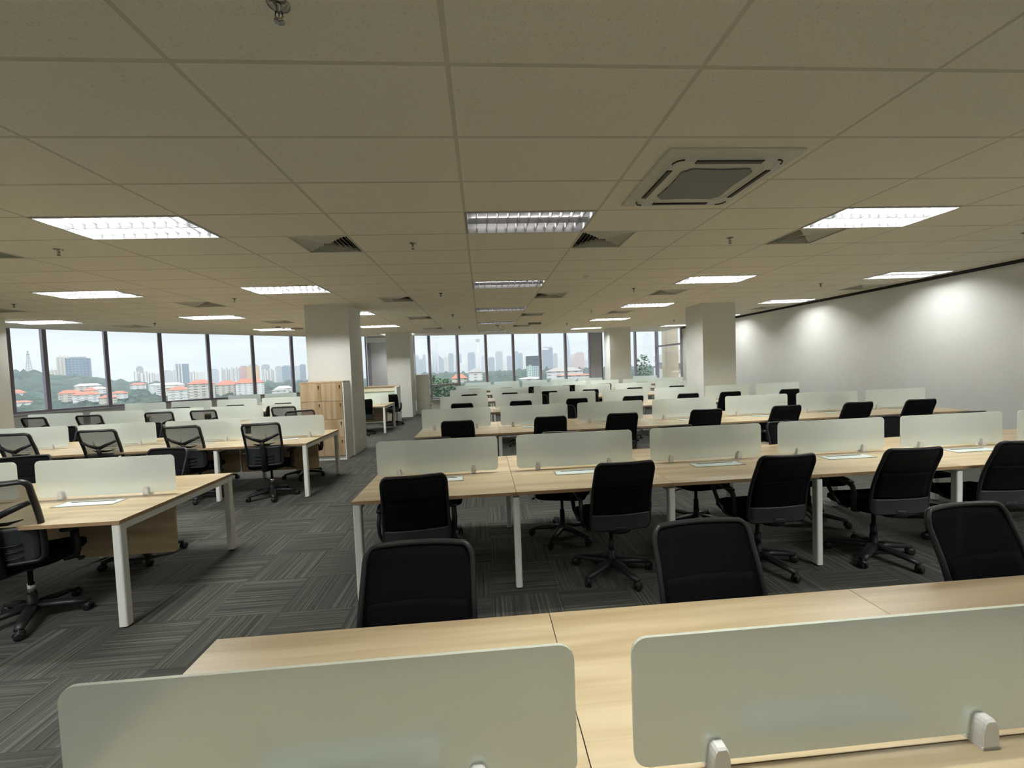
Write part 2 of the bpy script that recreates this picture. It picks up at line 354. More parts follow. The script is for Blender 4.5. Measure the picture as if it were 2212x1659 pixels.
nm = ['narrow bay beside the beige filing cabinet', 'bay showing the twin towers', 'bay showing the tall observation tower', 'bay with the grey crowned tower', 'bay with an adjoining pair of blue towers', 'bay with the masted blue tower', 'last bay before the grey wall panel']
for k in range(len(FW)-1):
    low = k < 2
    window(FW[k], FW[k+1], .42 if low else .6, 'far window, '+nm[k], transom=.98 if low else None, mull=.10)
    low_wall('wall_front', FW[k], FW[k+1], .42 if low else .6, 'low white wall under the far windows')
CW = [(5.6, 19.3), (7.35, 19.62), (8.5, 19.85)]
window(CW[0], CW[1], .75, 'corner window, left bay beside the far right column')
window(CW[1], CW[2], .75, 'corner window, right bay showing the concrete car park')
low_wall('wall_front', CW[0], CW[2], .75, 'low wall under the corner windows')
window((8.5, 19.85), (8.5, 17.2), .75, 'window in the right wall looking past a tan pillar', transom=2.35, mull=.14)
low_wall('wall_right', (8.5, 19.85), (8.5, 17.2), .75, 'low wall under the right hand window')
# solid panels between the windows
mb = MB(); seg_box(mb, FW[-1], CW[0], 0, 3.62, -.05, .1); struct(mb.build('wall_front', BLIND), 'grey wall panel between far windows and right column', 'wall')
p0, p1 = (-5.2, 19.3), FW[0]
mb = MB(); seg_box(mb, p0, (-4.6, 17.35), 0, 3.62, 0, .1); struct(mb.build('wall_far_left', WALL), 'short white return wall behind the large column', 'wall')
mb = MB(); seg_box(mb, (-4.62, 17.35), p1, 0, 3.62, 0, .12); o = struct(mb.build('wall_far_left', BLIND), 'pale grey wall panel between the two pale columns', 'wall')
mb = MB(); seg_box(mb, (-4.62, 17.35), p1, 2.86, CZ, -.12, -.001); mb.build('header_box', WALL, o)
mb = MB(); M, L = seg_box(mb, (-4.62, 17.35), (-4.5, 17.36), 0, 2.86, -.09, -.001); mb.build('mullion', MULL, o)

# ------------------------------------------------------------------ columns
def column(x0, x1, y0, y1, label):
    return struct(MB().box(x0, x1, y0, y1, 0, CZ).build('column', COLM), label, 'column')
c = column(-3.50, -2.65, 8.65, 9.50, 'large white square column with the oak lockers against it')
sk = MB().box(-2.655, -2.642, 9.04, 9.12, .26, .38)
sk.box(-2.642, -2.638, 9.055, 9.105, .29, .35)
tag(sk.build('wall_socket', WHITE, bevel=.002), 'white power socket low on the side of the large column', 'socket')
column(5.44, 6.28, 9.95, 10.8, 'large white square column right of the far windows')
column(-3.40, -2.57, 15.2, 16.0, 'pale column behind the small far left workstation')
column(5.02, 5.86, 16.12, 16.86, 'pale column between the far window and the corner window')
column(-10.7, -9.74, 8.55, 9.33, 'pale pillar cut off by the left edge of the picture')

# ------------------------------------------------------------------ luminaires
def louvre_light():
    t = empty('ceiling_light')
    W_, D_ = 1.19, .59
    f = MB()
    for a in (f,):
        a.box(0, W_, 0, .018, 0, .10); a.box(0, W_, D_-.018, D_, 0, .10); a.box(0, .018, .018, D_-.018, 0, .10); a.box(W_-.018, W_, .018, D_-.018, 0, .10)
        a.box(0, W_, 0, D_, .10, .106)
    f.build('housing', FIXW, t, loc=(.005, .005, -.006))
    l = MB(); z0, z1 = 0.0, .042
    for k in range(1, 12):
        x = W_*k/12
        l.add([(x-.003, .018, z0), (x+.003, .018, z0), (x+.003, D_-.018, z0), (x-.003, D_-.018, z0), (x-.010, .018, z1), (x+.010, .018, z1), (x+.010, D_-.018, z1), (x-.010, D_-.018, z1)],
              [(0, 3, 2, 1), (4, 5, 6, 7), (0, 1, 5, 4), (1, 2, 6, 5), (2, 3, 7, 6), (3, 0, 4, 7)])
    y = D_/2
    l.add([(.018, y-.006, z0), (W_-.018, y-.006, z0), (W_-.018, y+.006, z0), (.018, y+.006, z0), (.018, y-.028, z1), (W_-.018, y-.028, z1), (W_-.018, y+.028, z1), (.018, y+.028, z1)],
          [(0, 3, 2, 1), (4, 5, 6, 7), (0, 1, 5, 4), (1, 2, 6, 5), (2, 3, 7, 6), (3, 0, 4, 7)])
    l.build('louvre', FIXL, t, loc=(.005, .005, -.002))
    return t
FIXW = mat('luminaire_white', (.50, .51, .51), .4); FIXL = mat('louvre_aluminium', (.30, .31, .32), .35)
TUBE = mat('fluorescent_tube', (.9, .9, .9), .5, emit=(.92, 1.0, .96), strength=3.0)
TUBED = mat('fluorescent_tube_dim', (.9, .9, .9), .5, emit=(1.0, .93, .93), strength=4.0)
proto_l = louvre_light()
colname = {-9: 'at the far left', -8.5: 'by the left windows, partly behind the pillar', -5.5: 'in the leftmost full column of lights', -3: 'in the column left of centre', -6: 'at the left', 0: 'in the dim centre column', 3: 'in the column right of centre', 6: 'in the column beside the right wall'}
rowname = {-7: 'behind the viewer', -2: 'overhead, above the viewer', 3: 'nearest row', 8: 'second row back', 13: 'third row back', 18: 'fourth row back', 23: 'farthest row by the windows'}
first = True
for i, j in lights:
    x = X0+1.2*i; y = Y0+.6*j
    if i == 3 and j == 23: pass
    o = copy_tree(proto_l)
    o.location = (x, y, CZ)
    tag(o, 'louvred ceiling light %s, %s' % (colname[i], rowname[j]), 'ceiling light', 'louvred ceiling lights')
    tm = TUBED if i == 0 else TUBE
    if (i == 0, j == 0) and ('tube_d' if i == 0 else 'tube') not in bpy.data.meshes:
        mb = MB(); n_ = 'tube_d' if i == 0 else 'tube'
        for yy in (.15, .44): mb.tube([(.05, yy, .084), (1.15, yy, .084)], .013, 8)
        tmp = mb.build(n_, tm); tme = tmp.data; tme.name = n_; bpy.data.objects.remove(tmp)
    tob = bpy.data.objects.new('fluorescent_tube', bpy.data.meshes['tube_d' if i == 0 else 'tube']); COL.objects.link(tob); tob.parent = o
    ln = 'lamp_d' if i == 0 else 'lamp_w' if i == 6 else 'lamp'
    ld = bpy.data.lights.get(ln)
    if not ld:
        ld = bpy.data.lights.new(ln, 'AREA'); ld.shape = 'RECTANGLE'; ld.size = 1.12; ld.size_y = .05
        ld.spread = radians(80 if i == 0 else 158); ld.color = (1.0, 1.0, .975); ld.energy = LAMP*(.26 if i == 0 else .55 if i == 6 else 1)
    for yy in (.15, .44): lo = bpy.data.objects.new('lamp', ld); COL.objects.link(lo); lo.parent = o; lo.location = (.6, yy, .068)
# ------------------------------------------------------------------ air diffusers
def diffuser():
    t = empty('air_vent'); B_ = MB(); B_.box(0, .6, 0, .6, .10, .105).build('duct_cover', DARK, t)
    f = MB(); n = 6; c = .3
    for k in range(n):
        a = .30-.045*k; b = a-.028; z0 = -.004 if k == 0 else .0; z1 = z0+.035
        for s in (-1, 1):
            # side slats open outwards at the bottom, front and back slats open inwards
            for P4 in ([(c+s*a, c-a, z0), (c+s*a, c+a, z0), (c+s*b, c+b, z1), (c+s*b, c-b, z1)], [(c-b, c+s*b, z0), (c+b, c+s*b, z0), (c+a, c+s*a, z1), (c-a, c+s*a, z1)]):
                vs = P4+[(x, y, z+.004) for x, y, z in P4]
                f.add(vs, [(0, 1, 2, 3), (7, 6, 5, 4), (0, 4, 5, 1), (1, 5, 6, 2), (2, 6, 7, 3), (3, 7, 4, 0)])
    f.box(0, .6, 0, .016, -.004, .0); f.box(0, .6, .584, .6, -.004, .0); f.box(0, .016, .016, .584, -.004, .0); f.box(.584, .6, .016, .584, -.004, .0)
    f.box(c-.035, c+.035, c-.035, c+.035, .02, .03)
    f.build('louvre_cone', mat('vent_white', (.74, .72, .62), .5), t)
    return t
for q in list(proto_l.children)+[proto_l]: bpy.data.objects.remove(q)
pv = diffuser(); first = True
for i, j in vents:
    x = X0+.6*int(round(2*i)); y = Y0+.6*j
    o = pv if first else copy_tree(pv); first = False
    o.location = (x, y, CZ)
    cn = {-7.5: 'far left', -4.5: 'left of the second light column', -1.5: 'left of the dim centre lights', 1: 'right of the dim centre lights', 3: 'left end of the right-hand lights', 6.5: 'near the right wall'}[i]
    tag(o, 'square slatted air vent, %s, %s' % (cn, {4: 'nearest row', 10: 'second row back', 15: 'third row back', 20: 'fourth row back'}[j]), 'air vent', 'square ceiling air vents')
# ------------------------------------------------------------------ ceiling cassette air conditioner
ac = empty('air_conditioner', (1.745, 3.165, CZ-.003))
tag(ac, 'square four-way ceiling cassette air conditioner with grey grille', 'air conditioner')
ACW = mat('cassette_white', (.66, .65, .57), .45)
mb = MB(); R_ = [Vector((x, y, 0)) for x, y in rrect(.95, .95, .012, 2)]
def loft(mb, loops, cap0=True, cap1=True, smooth=False):
    n = len(loops[0]); o = []
    for L in loops: o += L
    fs = [(i*n+k, i*n+(k+1) % n, (i+1)*n+(k+1) % n, (i+1)*n+k) for i in range(len(loops)-1) for k in range(n)]
    if cap0: fs.append(tuple(range(n-1, -1, -1)))
    if cap1: fs.append(tuple(range((len(loops)-1)*n, len(loops)*n)))
    mb.add(o, fs, smooth)
def rr3(w, r, z, n=8): return [(x, y, z) for x, y in rrect(w, w, r, n)]
loft(mb, [rr3(.95, .015, 0), rr3(.95, .015, -.012), rr3(.935, .02, -.016), rr3(.79, .15, -.022), rr3(.76, .16, -.034), rr3(.66, .12, -.036), rr3(.64, .11, -.030)], smooth=False)
mb.build('panel', ACW, ac)
# grille with wavy outline
pts = []
for k in range(96):
    a = 2*pi*k/96; q = max(abs(cos(a)), abs(sin(a))); r = .268/q; cr = (min(abs(cos(a)), abs(sin(a)))/q)
    r *= (1-.06*(1-cr)**1) * (1-.13*max(0, cr-.82)/.18); pts.append((r*cos(a), r*sin(a)))
grm = mat('grille_grey', (.17, .17, .165), .5); nt_, b_ = P(grm)
tcg = N(nt_, 'ShaderNodeTexCoord'); wv = N(nt_, 'ShaderNodeTexWave', i_Scale=38.0); wv.bands_direction = 'X'; nt_.links.new(tcg.outputs['Object'], wv.inputs[0])
rg = N(nt_, 'ShaderNodeValToRGB'); rg.color_ramp.elements[0].color = (.09, .09, .09, 1); rg.color_ramp.elements[1].color = (.26, .26, .25, 1); nt_.links.new(wv.outputs[0], rg.inputs[0]); nt_.links.new(rg.outputs[0], b_.inputs['Base Color'])
MB().prism(pts, -.041, -.030).build('return_grille', grm, ac)
for k in range(4):
    a = k*pi/2; M = Matrix.Rotation(a, 4, 'Z'); mb = MB(); mb.box(-.24, .24, .345, .385, -.0385, -.034, M); mb.build('air_slot', DARK, ac)
    mb = MB(); M2 = M @ Matrix.Translation((0, .365, -.039)) @ Matrix.Rotation(radians(25), 4, 'X'); mb.box(-.235, .235, -.012, .012, -.002, .002, M2); mb.build('flap', mat('flap_grey', (.12, .11, .11), .5), ac)
    mb = MB(); mb.tube([M @ Vector((.33+.06*cos(t), .33+.06*sin(t), -.036)) for t in [pi/2*q/8 for q in range(9)]], .005, 6); mb.build('corner_cap', DARK, ac)
# ------------------------------------------------------------------ sprinklers and ceiling devices
def sprinkler():
    m_ = MB(); m_.lathe([(.040, 0), (.040, -.004), (.022, -.010), (.012, -.012), (.010, -.03)], seg=16)
    m_.tube([(-.011, 0, -.028), (-.014, 0, -.045), (0, 0, -.062)], .003, 6); m_.tube([(.011, 0, -.028), (.014, 0, -.045), (0, 0, -.062)], .003, 6)
    m_.lathe([(.002, -.030), (.003, -.055)], seg=6); m_.lathe([(.019, -.062), (.019, -.065)], seg=12)
    return m_.build('ceiling_sprinkler', mat('sprinkler_chrome', (.30, .29, .27), .25, 1))
spx = {-6.5: 'far left line', -3.5: 'line left of the left lights', -.5: 'line left of the dim centre lights', 2.5: 'line left of the right lights', 5.6: 'line near the right wall'}
spy = {-.5: 'nearest, overhead', 4.5: 'nearest row', 9.6: 'second row back', 14.7: 'third row back', 20: 'fourth row back'}
sp0 = None
for i in spx:
    for j in spy:
        if j == -.5 and i != -.5: continue
        if i == -6.5 and j in (4.5, 20): continue
        if i == -3.5 and j == 20: continue
        if sp0 is None: sp0 = sprinkler(); o = sp0
        else: o = sp0.copy(); COL.objects.link(o)
        o.location = (X0+1.2*i, Y0+.6*j, CZ)
        tag(o, 'chrome sprinkler head, %s, %s' % (spx[i], spy[j]), 'sprinkler', 'ceiling sprinklers')
mb = MB(); mb.lathe([(.055, 0), (.055, -.015), (.048, -.035), (.03, -.042)], seg=20)
tag(mb.build('smoke_detector', WHITE, loc=(1.72, 6.6, CZ)), 'round white smoke detector right of the centre lights', 'smoke detector')
tag(MB().box(-.2, .2, -.1, .1, -.05, 0).build('ceiling_speaker', mat('device_grey', (.2, .19, .17), .6), loc=(1.73, 13.4, CZ)), 'grey box fixed to the ceiling beyond the centre vents', 'ceiling device')
tag(MB().lathe([(.17, 0), (.17, -.03), (.15, -.04)], seg=24).build('ceiling_speaker', mat('device_tan', (.36, .31, .26), .6), loc=(-5.45, 12.9, CZ)), 'flat round tan ceiling disc left of the large column', 'ceiling device')
def hanging_wire(loc, label, s=1):
    m_ = MB(); m_.box(-.06, .06, -.03, .03, -.025, 0)
    m_.tube([(0.02, 0, -.02), (.03*s, 0, -.09), (.10*s, 0, -.13), (.19*s, 0, -.14), (.25*s, 0, -.10), (.2*s, 0, -.055), (.12*s, 0, -.06)], .006, 6)
    tag(m_.build('hanging_cable', mat('cable_grey', (.16, .15, .14), .6), loc=loc), label, 'cable')
hanging_wire((-5.75, 12.35, CZ), 'loop of loose cable hanging from the ceiling left of the column')
hanging_wire((.55, 13.9, CZ), 'loop of loose cable hanging from the ceiling above the centre')

# ------------------------------------------------------------------ bench desks
DT = .745; DD = 1.28; PW = 1.2
def screen_parts(root, x, y, first={}):
    if 'g' not in first:
        g = MB(); g.prism([(a, b) for a, b in rrect(1.06, .30, .035, 5)], -.004, .004, Matrix.Rotation(pi/2, 4, 'X'))
        first['g'] = g.build('tmp_g', FROST).data
        c = MB()
        for s in (-1, 1):
            y0_, y1_ = (.0045*s, .030*s)
            n = 7; o = []
            for yy, sc_, dz in ((y0_, 1.0, 0), (y1_*.85, .97, 0), (y1_, .88, -.004)):
                o += [(-.022*sc_, yy, -.020), (.022*sc_, yy, -.020), (.0215*sc_, yy, .015), (.019*sc_, yy, .034+dz), (.0155*sc_, yy, .045+dz), (.010*sc_, yy, .051+dz), (-.010*sc_, yy, .051+dz), (-.0155*sc_, yy, .045+dz), (-.019*sc_, yy, .034+dz), (-.0215*sc_, yy, .015)]
            k = 10; fs = [tuple(range(k)), tuple(range(3*k-1, 2*k-1, -1))]+[(q*k+i, q*k+i+k, q*k+(i+1) % k+k, q*k+(i+1) % k) for q in (0, 1) for i in range(k)]
            c.add(o, fs)
        c.box(-.022, .022, -.03, .03, -.020, -.013)
        first['c'] = c.build('tmp_c', mat('clip_plastic', (.86, .86, .84), .45)).data
        s_ = MB(); s_.lathe([(.0042, 0), (.0042, .002), (.001, .002)], seg=10, M=Matrix.Translation((0, -.0285, 0)) @ Matrix.Rotation(pi/2, 4, 'X')); first['s'] = s_.build('tmp_s', STEEL).data
        for q in ('tmp_g', 'tmp_c', 'tmp_s'): bpy.data.objects.remove(bpy.data.objects[q])
    def ob(n, k, par, loc):
        o = bpy.data.objects.new(n, first[k]); COL.objects.link(o); o.parent = par; o.location = loc; return o
    g = ob('desk_screen', 'g', root, (x+.53, y, DT+.020+.15))
    for dx in (-.34, .31):
        c = ob('screen_clip', 'c', g, (dx, 0, -.15))
    return g
def flap(root, x, y, sgn, D={}):
    if 'm' not in D:
        f = MB(); f.box(0, .45, 0, .012, 0, .003); f.box(0, .45, .128, .14, 0, .003); f.box(0, .012, .012, .128, 0, .003); f.box(.438, .45, .012, .128, 0, .003)
        f.cur = 1; f.box(.012, .438, .012, .128, 0, .0022); f.cur = 2; f.box(.06, .39, .100, .116, .0022, .003)
        D['m'] = f.build('tmp_f', [mat('flap_frame_aluminium', (.42, .43, .42), .3, .8), mat('flap_glass', (.60, .68, .64), .12), DARK]).data; bpy.data.objects.remove(bpy.data.objects['tmp_f'])
    o = bpy.data.objects.new('cable_flap', D['m']); COL.objects.link(o); o.parent = root
    o.location = (x, y, DT+.0005); o.rotation_euler = (0, 0, 0 if sgn < 0 else pi)
def leg_mesh(D={}):
    if 'm' not in D:
        l = MB(); l.prism(rrect(.058, .058, .012, 3), .012, .72); l.cur = 1; l.lathe([(.022, 0), (.022, .012)], seg=10)
        D['m'] = l.build('tmp_l', [WHITE, BLACK]).data; bpy.data.objects.remove(bpy.data.objects['tmp_l'])
    return D['m']
def leg_mid_mesh(D={}):
    if 'm' not in D:
        l = MB(); l.prism(rrect(.05, .058, .012, 3), .012, .70); l.cur = 1; l.lathe([(.02, 0), (.02, .012)], seg=10)
        D['m'] = l.build('tmp_l2', [WHITE, BLACK]).data; bpy.data.objects.remove(bpy.data.objects['tmp_l2'])
    return D['m']
def bench(xl, n, yn, label, sx, sp=1.2, right_open=False, modesty=False, depth=DD, flaps=True, screens=None, double=True):
    """row of n desk modules from x=xl, near edge at y=yn"""
    root = empty('bench_desk', (xl, yn, 0)); tag(root, label, 'desk', 'rows of bench desks')
    for k in range(n):
        t = MB(); g = .0015; x0, x1 = k*PW+g, (k+1)*PW-g
        for (a, b) in ((0, depth/2-.0015), (depth/2+.0015, depth)):
            t.cur = 0; t.box(x0, x1, a, b, DT-.001, DT)
            t.cur = 1; t.box(x0, x1, a, b, DT-.025, DT-.001)
        t.build('tabletop', [WOOD, EDGE], root)
        s = screens is None or k in screens
        if s: screen_parts(root, sx-xl+sp*k, depth/2)
        if flaps and s:
            flap(root, sx-xl+sp*k+.31, depth/2-.235, -1); flap(root, sx-xl+sp*k+.31+.45, depth/2+.235, 1)
        if modesty:
            mo = MB(); mo.prism([(p[0], p[1]) for p in rrect(1.12, .40, .03, 4)], -.009, .009, Matrix.Translation((k*PW+.60+(-.06 if k == n-1 else 0), depth/2, .46)) @ Matrix.Rotation(pi/2, 4, 'X')); mo.build('modesty_panel', WOODM, root)
    for k in range(n+1):
        end = k in (0, n)
        x = k*PW+(.035 if k == 0 else -.035 if k == n else 0)
        for y in ((.035, depth-.035) if end else (.045, depth-.045)):
            o = bpy.data.objects.new('leg', leg_mesh() if end else leg_mid_mesh()); COL.objects.link(o); o.parent = root; o.location = (x, y, 0)
        r = MB(); r.box(x-.02, x+.02, .064, depth-.064, DT-.075, DT-.0255); r.build('cross_rail', WHITE, root)
    r = MB(); L = n*PW
    for y in (.13, depth-.13): r.box(.056, L-.056, y-.015, y+.015, DT-.06, DT-.0256)
    r.build('frame_rail', WHITE, root)
    return root
XR, XL = -.987, -2.43
RN = [.245, 3.055, 5.85, 8.65, 11.45, 14.25, 16.95]
rl = ['nearest oak bench desk, its frosted screens filling the foreground', 'second oak bench desk right of the aisle, with chairs at both sides', 'third oak bench desk right of the aisle', 'fourth oak bench desk right of the aisle, in front of the right column',
      'fifth oak bench desk right of the aisle', 'sixth oak bench desk right of the aisle', 'last oak bench desk, under the far windows']
for k, (y, lb) in enumerate(zip(RN, rl)):
    if k == 0: bench(XR, 3, y, lb, -.885, sp=1.19)
    elif k == 1: bench(XR, 6, y, lb, -.955, sp=1.228)
    elif k == 6: bench(-.80, 7, y, lb, -.74, screens=[0, 1, 2, 3, 4, 5, 6], flaps=False)
    else: bench(XR, 7, y, lb, -.965, sp=1.217 if k < 5 else 1.21, flaps=k < 4)
LNn = [(2.94, -2.47, 3), (5.80, -2.42, 5), (8.6, -3.6, 5), (11.42, -2.66, 6), (14.2, -3.85, 4)]
ll = ['nearest oak bench desk left of the aisle, with a wood modesty board', 'second oak bench desk left of the aisle, near the oak lockers', 'third oak bench desk on the left, ending at the oak lockers',
      'fourth oak bench desk on the left, seen past the large column', 'fifth oak bench desk on the left, close to the windows']
sxs = [-2.57-1.06-2.4+.02, -2.43-1.06-4.8+.02, -9.37, -2.70-1.06-6.0, -8.78+.1]
for (y, xr, n), lb, sx in zip(LNn, ll, sxs):
    bench(xr-n*PW, n, y, lb, sx, modesty=True, flaps=y < 9)

# ------------------------------------------------------------------ office chairs
def chair_base(t, lift_mat=BLACK, arms='loop'):
    sb = MB()
    sb.lathe([(.035, .065), (.045, .075), (.040, .105), (.030, .125), (.028, .19)], seg=14)
    for k in range(5):
        a = 2*pi*k/5+pi/2-.33; d = Vector((cos(a), sin(a), 0))
        sb.tube([d*.02+Vector((0, 0, .098)), d*.12+Vector((0, 0, .095)), d*.23+Vector((0, 0, .083)), d*.305+Vector((0, 0, .070))], [.042, .040, .033, .026], 8, sc=(1.0, .62))
    star = sb.build('star_base', BLACK, t)
    cm = chair_base.__dict__.get('cm')
    if not cm:
        c = MB(); Mx = Matrix.Rotation(pi/2, 4, 'Y')
        for s in (-.014, .014): c.lathe([(.010, -.010), (.028, -.009), (.030, 0), (.028, .009), (.010, .010)], seg=14, M=Matrix.Translation((s, 0, .030)) @ Mx)
        c.lathe([(.008, .03), (.008, .072)], seg=8); c.tube([(0, -.030, .040), (0, -.015, .058), (0, .012, .060), (0, .028, .046)], .012, 6, sc=(1.6, .5))
        o = c.build('tmp', BLACK); cm = o.data; bpy.data.objects.remove(o); chair_base.cm = cm
    for k in range(5):
        a = 2*pi*k/5+pi/2-.33
        o = bpy.data.objects.new('caster', cm); COL.objects.link(o); o.parent = star; o.location = (cos(a)*.305, sin(a)*.305, 0); o.rotation_euler = (0, 0, a+[.5, 1.9, -.8, .2, 1.2][k])
    MB().lathe([(.024, .18), (.024, .27), (.015, .27), (.015, .395)], seg=14).build('gas_lift', lift_mat, t)
    u = MB(); u.box(-.085, .085, -.12, .10, .392, .425); u.tube([(.08, .02, .405), (.20, .03, .40), (.265, .03, .385)], .006, 6); u.box(.262, .285, .012, .048, .372, .392)
    u.build('tilt_mechanism', BLACK, t)
def seat(t):
    s = MB(); loops = []
    for z, w_, d_, r_ in ((.425, .40, .40, .10), (.432, .46, .45, .11), (.455, .49, .48, .12), (.485, .49, .48, .12), (.502, .46, .45, .11), (.508, .36, .36, .10)):
        pts = rrect(w_, d_, r_, 5)
        loops.append([(x, y+.02, z+(-.018 if y > .17 and z > .44 else 0)) for x, y in pts])
    loft(s, loops, smooth=True); s.build('seat', BLACKF, t)
def back_curve(s, wtop, wbot, h0, h1, lean):   # s in 0..1 upward: returns half width, y, z
    z = h0+(h1-h0)*s; y = -.235-lean*s-.03*sin(pi*min(1, s*1.15))*-1
    return (wbot+(wtop-wbot)*s)/2, y, z
def bpt(x, s, K):      # x -1..1, s 0..1 on the backrest surface, gently wrapped
    hw, y, z = back_curve(s, *K); return Vector((x*hw, y+.035*(x*x)*(.6+.4*s)-.0, z))
def outline(K, n=10, inset=0, rs=.12, topbulge=0):
    pts = []; rx = .18
    for k in range(n+1): a = pi/2*k/n; pts.append(bpt((1-rx)+rx*cos(a), (1-rs)+rs*sin(a), K))
    for k in range(1, 8):
        x = (1-rx)*(1-2*k/8); p = bpt(x, 1, K); p.z += topbulge*(1-(x/(1-rx))**2); pts.append(p)
    for k in range(n+1): a = pi/2+pi/2*k/n; pts.append(bpt(-(1-rx)+rx*cos(a), (1-rs)+rs*sin(a), K))
    for k in range(1, 10): pts.append(bpt(-1, (1-rs)+(rs-(1-rs))*k/10, K))
    for k in range(n+1): a = pi+pi/2*k/n; pts.append(bpt(-(1-rx)+rx*cos(a), rs+rs*sin(a), K))
    for k in range(1, 8): x = -(1-rx)*(1-2*k/8); pts.append(bpt(x, 0, K))
    for k in range(n+1): a = 3*pi/2+pi/2*k/n; pts.append(bpt((1-rx)+rx*cos(a), rs+rs*sin(a), K))
    for k in range(1, 10): pts.append(bpt(1, rs+((1-rs)-rs)*k/10, K))
    return pts
def panel(K, s0, s1, thick, mb, xin=.93, nx=10, ns=10, rx=.10, top=0):
    g = []
    for a in (0, 1):
        for i in range(ns+1):
            s = s0+(s1-s0)*i/ns
            xi = xin*(1-(.10*max(0, (s-.93)/.07)**2 if s > .93 else 0)-(.08 if s < .02 else 0))
            for k in range(nx+1):
                x = -xi+2*xi*k/nx; p = bpt(x, s, K); p.y += (-thick/2 if a else thick/2)
                if s > .9: p.z += top*(1-(x/xi)**2)*(s-.9)*10
                g.append(p)
    n1 = (ns+1)*(nx+1); fs = []
    for i in range(ns):
        for k in range(nx):
            q = i*(nx+1)+k; fs.append((q, q+1, q+nx+2, q+nx+1)); fs.append((n1+q, n1+q+nx+1, n1+q+nx+2, n1+q+1))
    for k in range(nx): fs.append((k, n1+k, n1+k+1, k+1)); q = ns*(nx+1)+k; fs.append((q, q+1, n1+q+1, n1+q))
    for i in range(ns): q = i*(nx+1); fs.append((q, q+nx+1, n1+q+nx+1, n1+q)); q += nx; fs.append((q, n1+q, n1+q+nx+1, q+nx+1))
    mb.add(g, fs, True)
def arms_loop(t, x=.27):
    for s in (-1, 1):
        a = MB()
        a.tube([(s*.20, -.07, .418), (s*(x-.02), -.09, .43), (s*x, -.12, .50), (s*(x+.005), -.13, .58), (s*x, -.10, .635), (s*x, -.03, .655), (s*x, .06, .660), (s*x, .13, .655), (s*x, .165, .63), (s*x, .15, .58), (s*x, .09, .50), (s*(x-.02), .04, .44), (s*.20, .02, .420)], .017, 8, sc=(1.15, .75))
        o = a.build('armrest', BLACK, t)
        p = MB(); p.tube([(s*x, -.10, .660), (s*x, 0, .672), (s*x, .12, .668)], [.022, .027, .022], 8, sc=(1.0, .5)); p.build('arm_pad', BLACK, o)
def arms_t(t, x=.27):
    for s in (-1, 1):
        a = MB(); a.tube([(s*.19, .0, .41), (s*(x-.01), 0, .42), (s*x, -.01, .47), (s*x, -.02, .63)], [.016, .018, .02, .018], 8, sc=(.8, 1.5))
        o = a.build('armrest', BLACK, t)
        p = MB(); loops = []
        for z, k in ((.630, .9), (.638, 1), (.652, 1), (.658, .9)): loops.append([(s*x+u*k, v*k+.0, z) for u, v in rrect(.075, .26, .03, 4)])
        loft(p, loops, smooth=True); p.build('arm_pad', BLACK, o)
def chair_a(topbulge=0.0):
    t = empty('office_chair'); chair_base(t); seat(t); arms_loop(t)
    K = (.43, .46, .445, .965, .135)
    f = MB(); f.tube(outline(K, topbulge=topbulge), .0115, 8, closed=True, sc=(1, 1.1)); fr = f.build('back_frame', BLACK, t)
    p = MB(); panel(K, .03, .98, .010, p, xin=.95, top=topbulge*.9); p.build('mesh_back', MESHA, fr)
    l = MB(); panel(K, .22, .62, .016, l, xin=.88); l.build('lower_back_pad', BLACKF, fr)
    l = MB(); panel(K, -.01, .22, .020, l, xin=.99); l.build('back_shell', mat('shell_charcoal', (.020, .022, .024), .5), fr)
    s = MB(); s.tube([(0, -.06, .40), (0, -.17, .400), (0, -.225, .415), (0, -.25, .47)], [.03, .03, .028, .02], 8, sc=(2.4, .5))
    s.build('back_support', BLACK, t)
    return t
def chair_b():
    t = empty('office_chair'); chair_base(t, CHROME); seat(t); arms_t(t)
    K = (.44, .42, .49, 1.055, .13)
    f = MB(); f.tube(outline(K, rs=.09), .018, 8, closed=True, sc=(.8, 1.25)); fr = f.build('back_frame', BLACK, t)
    p = MB(); panel(K, .03, .97, .003, p, xin=.94); p.build('mesh_back', MESHB, fr)
    y = MB(); c = bpt(0, .58, K)+Vector((0, -.03, 0)); rL = bpt(-.92, .74, K)+Vector((0, -.012, 0)); rR = bpt(.92, .74, K)+Vector((0, -.012, 0))
    for e in (rL, rR): y.tube([e, (e+c)/2+Vector((0, -.018, 0)), c], [.013, .016, .018], 8, sc=(.8, 1.3))
    y.tube([c, bpt(0, .48, K)+Vector((0, -.04, 0)), bpt(0, .25, K)+Vector((0, -.045, 0)), Vector((0, -.26, .42)), Vector((0, -.12, .405))], [.02, .022, .024, .028, .03], 8, sc=(1.3, .7))
    y.build('y_brace', BLACK, t)
    l = MB(); panel(K, .0, .44, .016, l, xin=.90)
    l.build('lumbar_shell', mat('lumbar_dark', (.018, .022, .024), .5), fr)
    w_ = MB(); q = bpt(0, .50, K)+Vector((0, .01, 0)); w_.tube([q+Vector((-.13, .02, .012)), q+Vector((-.06, 0, -.002)), q, q+Vector((.06, 0, -.002)), q+Vector((.13, .02, .012))], [.003, .012, .013, .012, .003], 8, sc=(.6, 1)); w_.build('lumbar_wing', BLACK, t)
    for s in (.10, .18, .26):
        k_ = MB(); k_.tube([bpt(x, s, K)+Vector((0, -.016, -.02*(1-x*x))) for x in (-.55, -.3, 0, .3, .55)], .007, 6, sc=(1, .6)); k_.build('lumbar_rib', BLACK, fr)
    return t
PA = chair_a(); PB = chair_b()
used = {PA: False, PB: False}
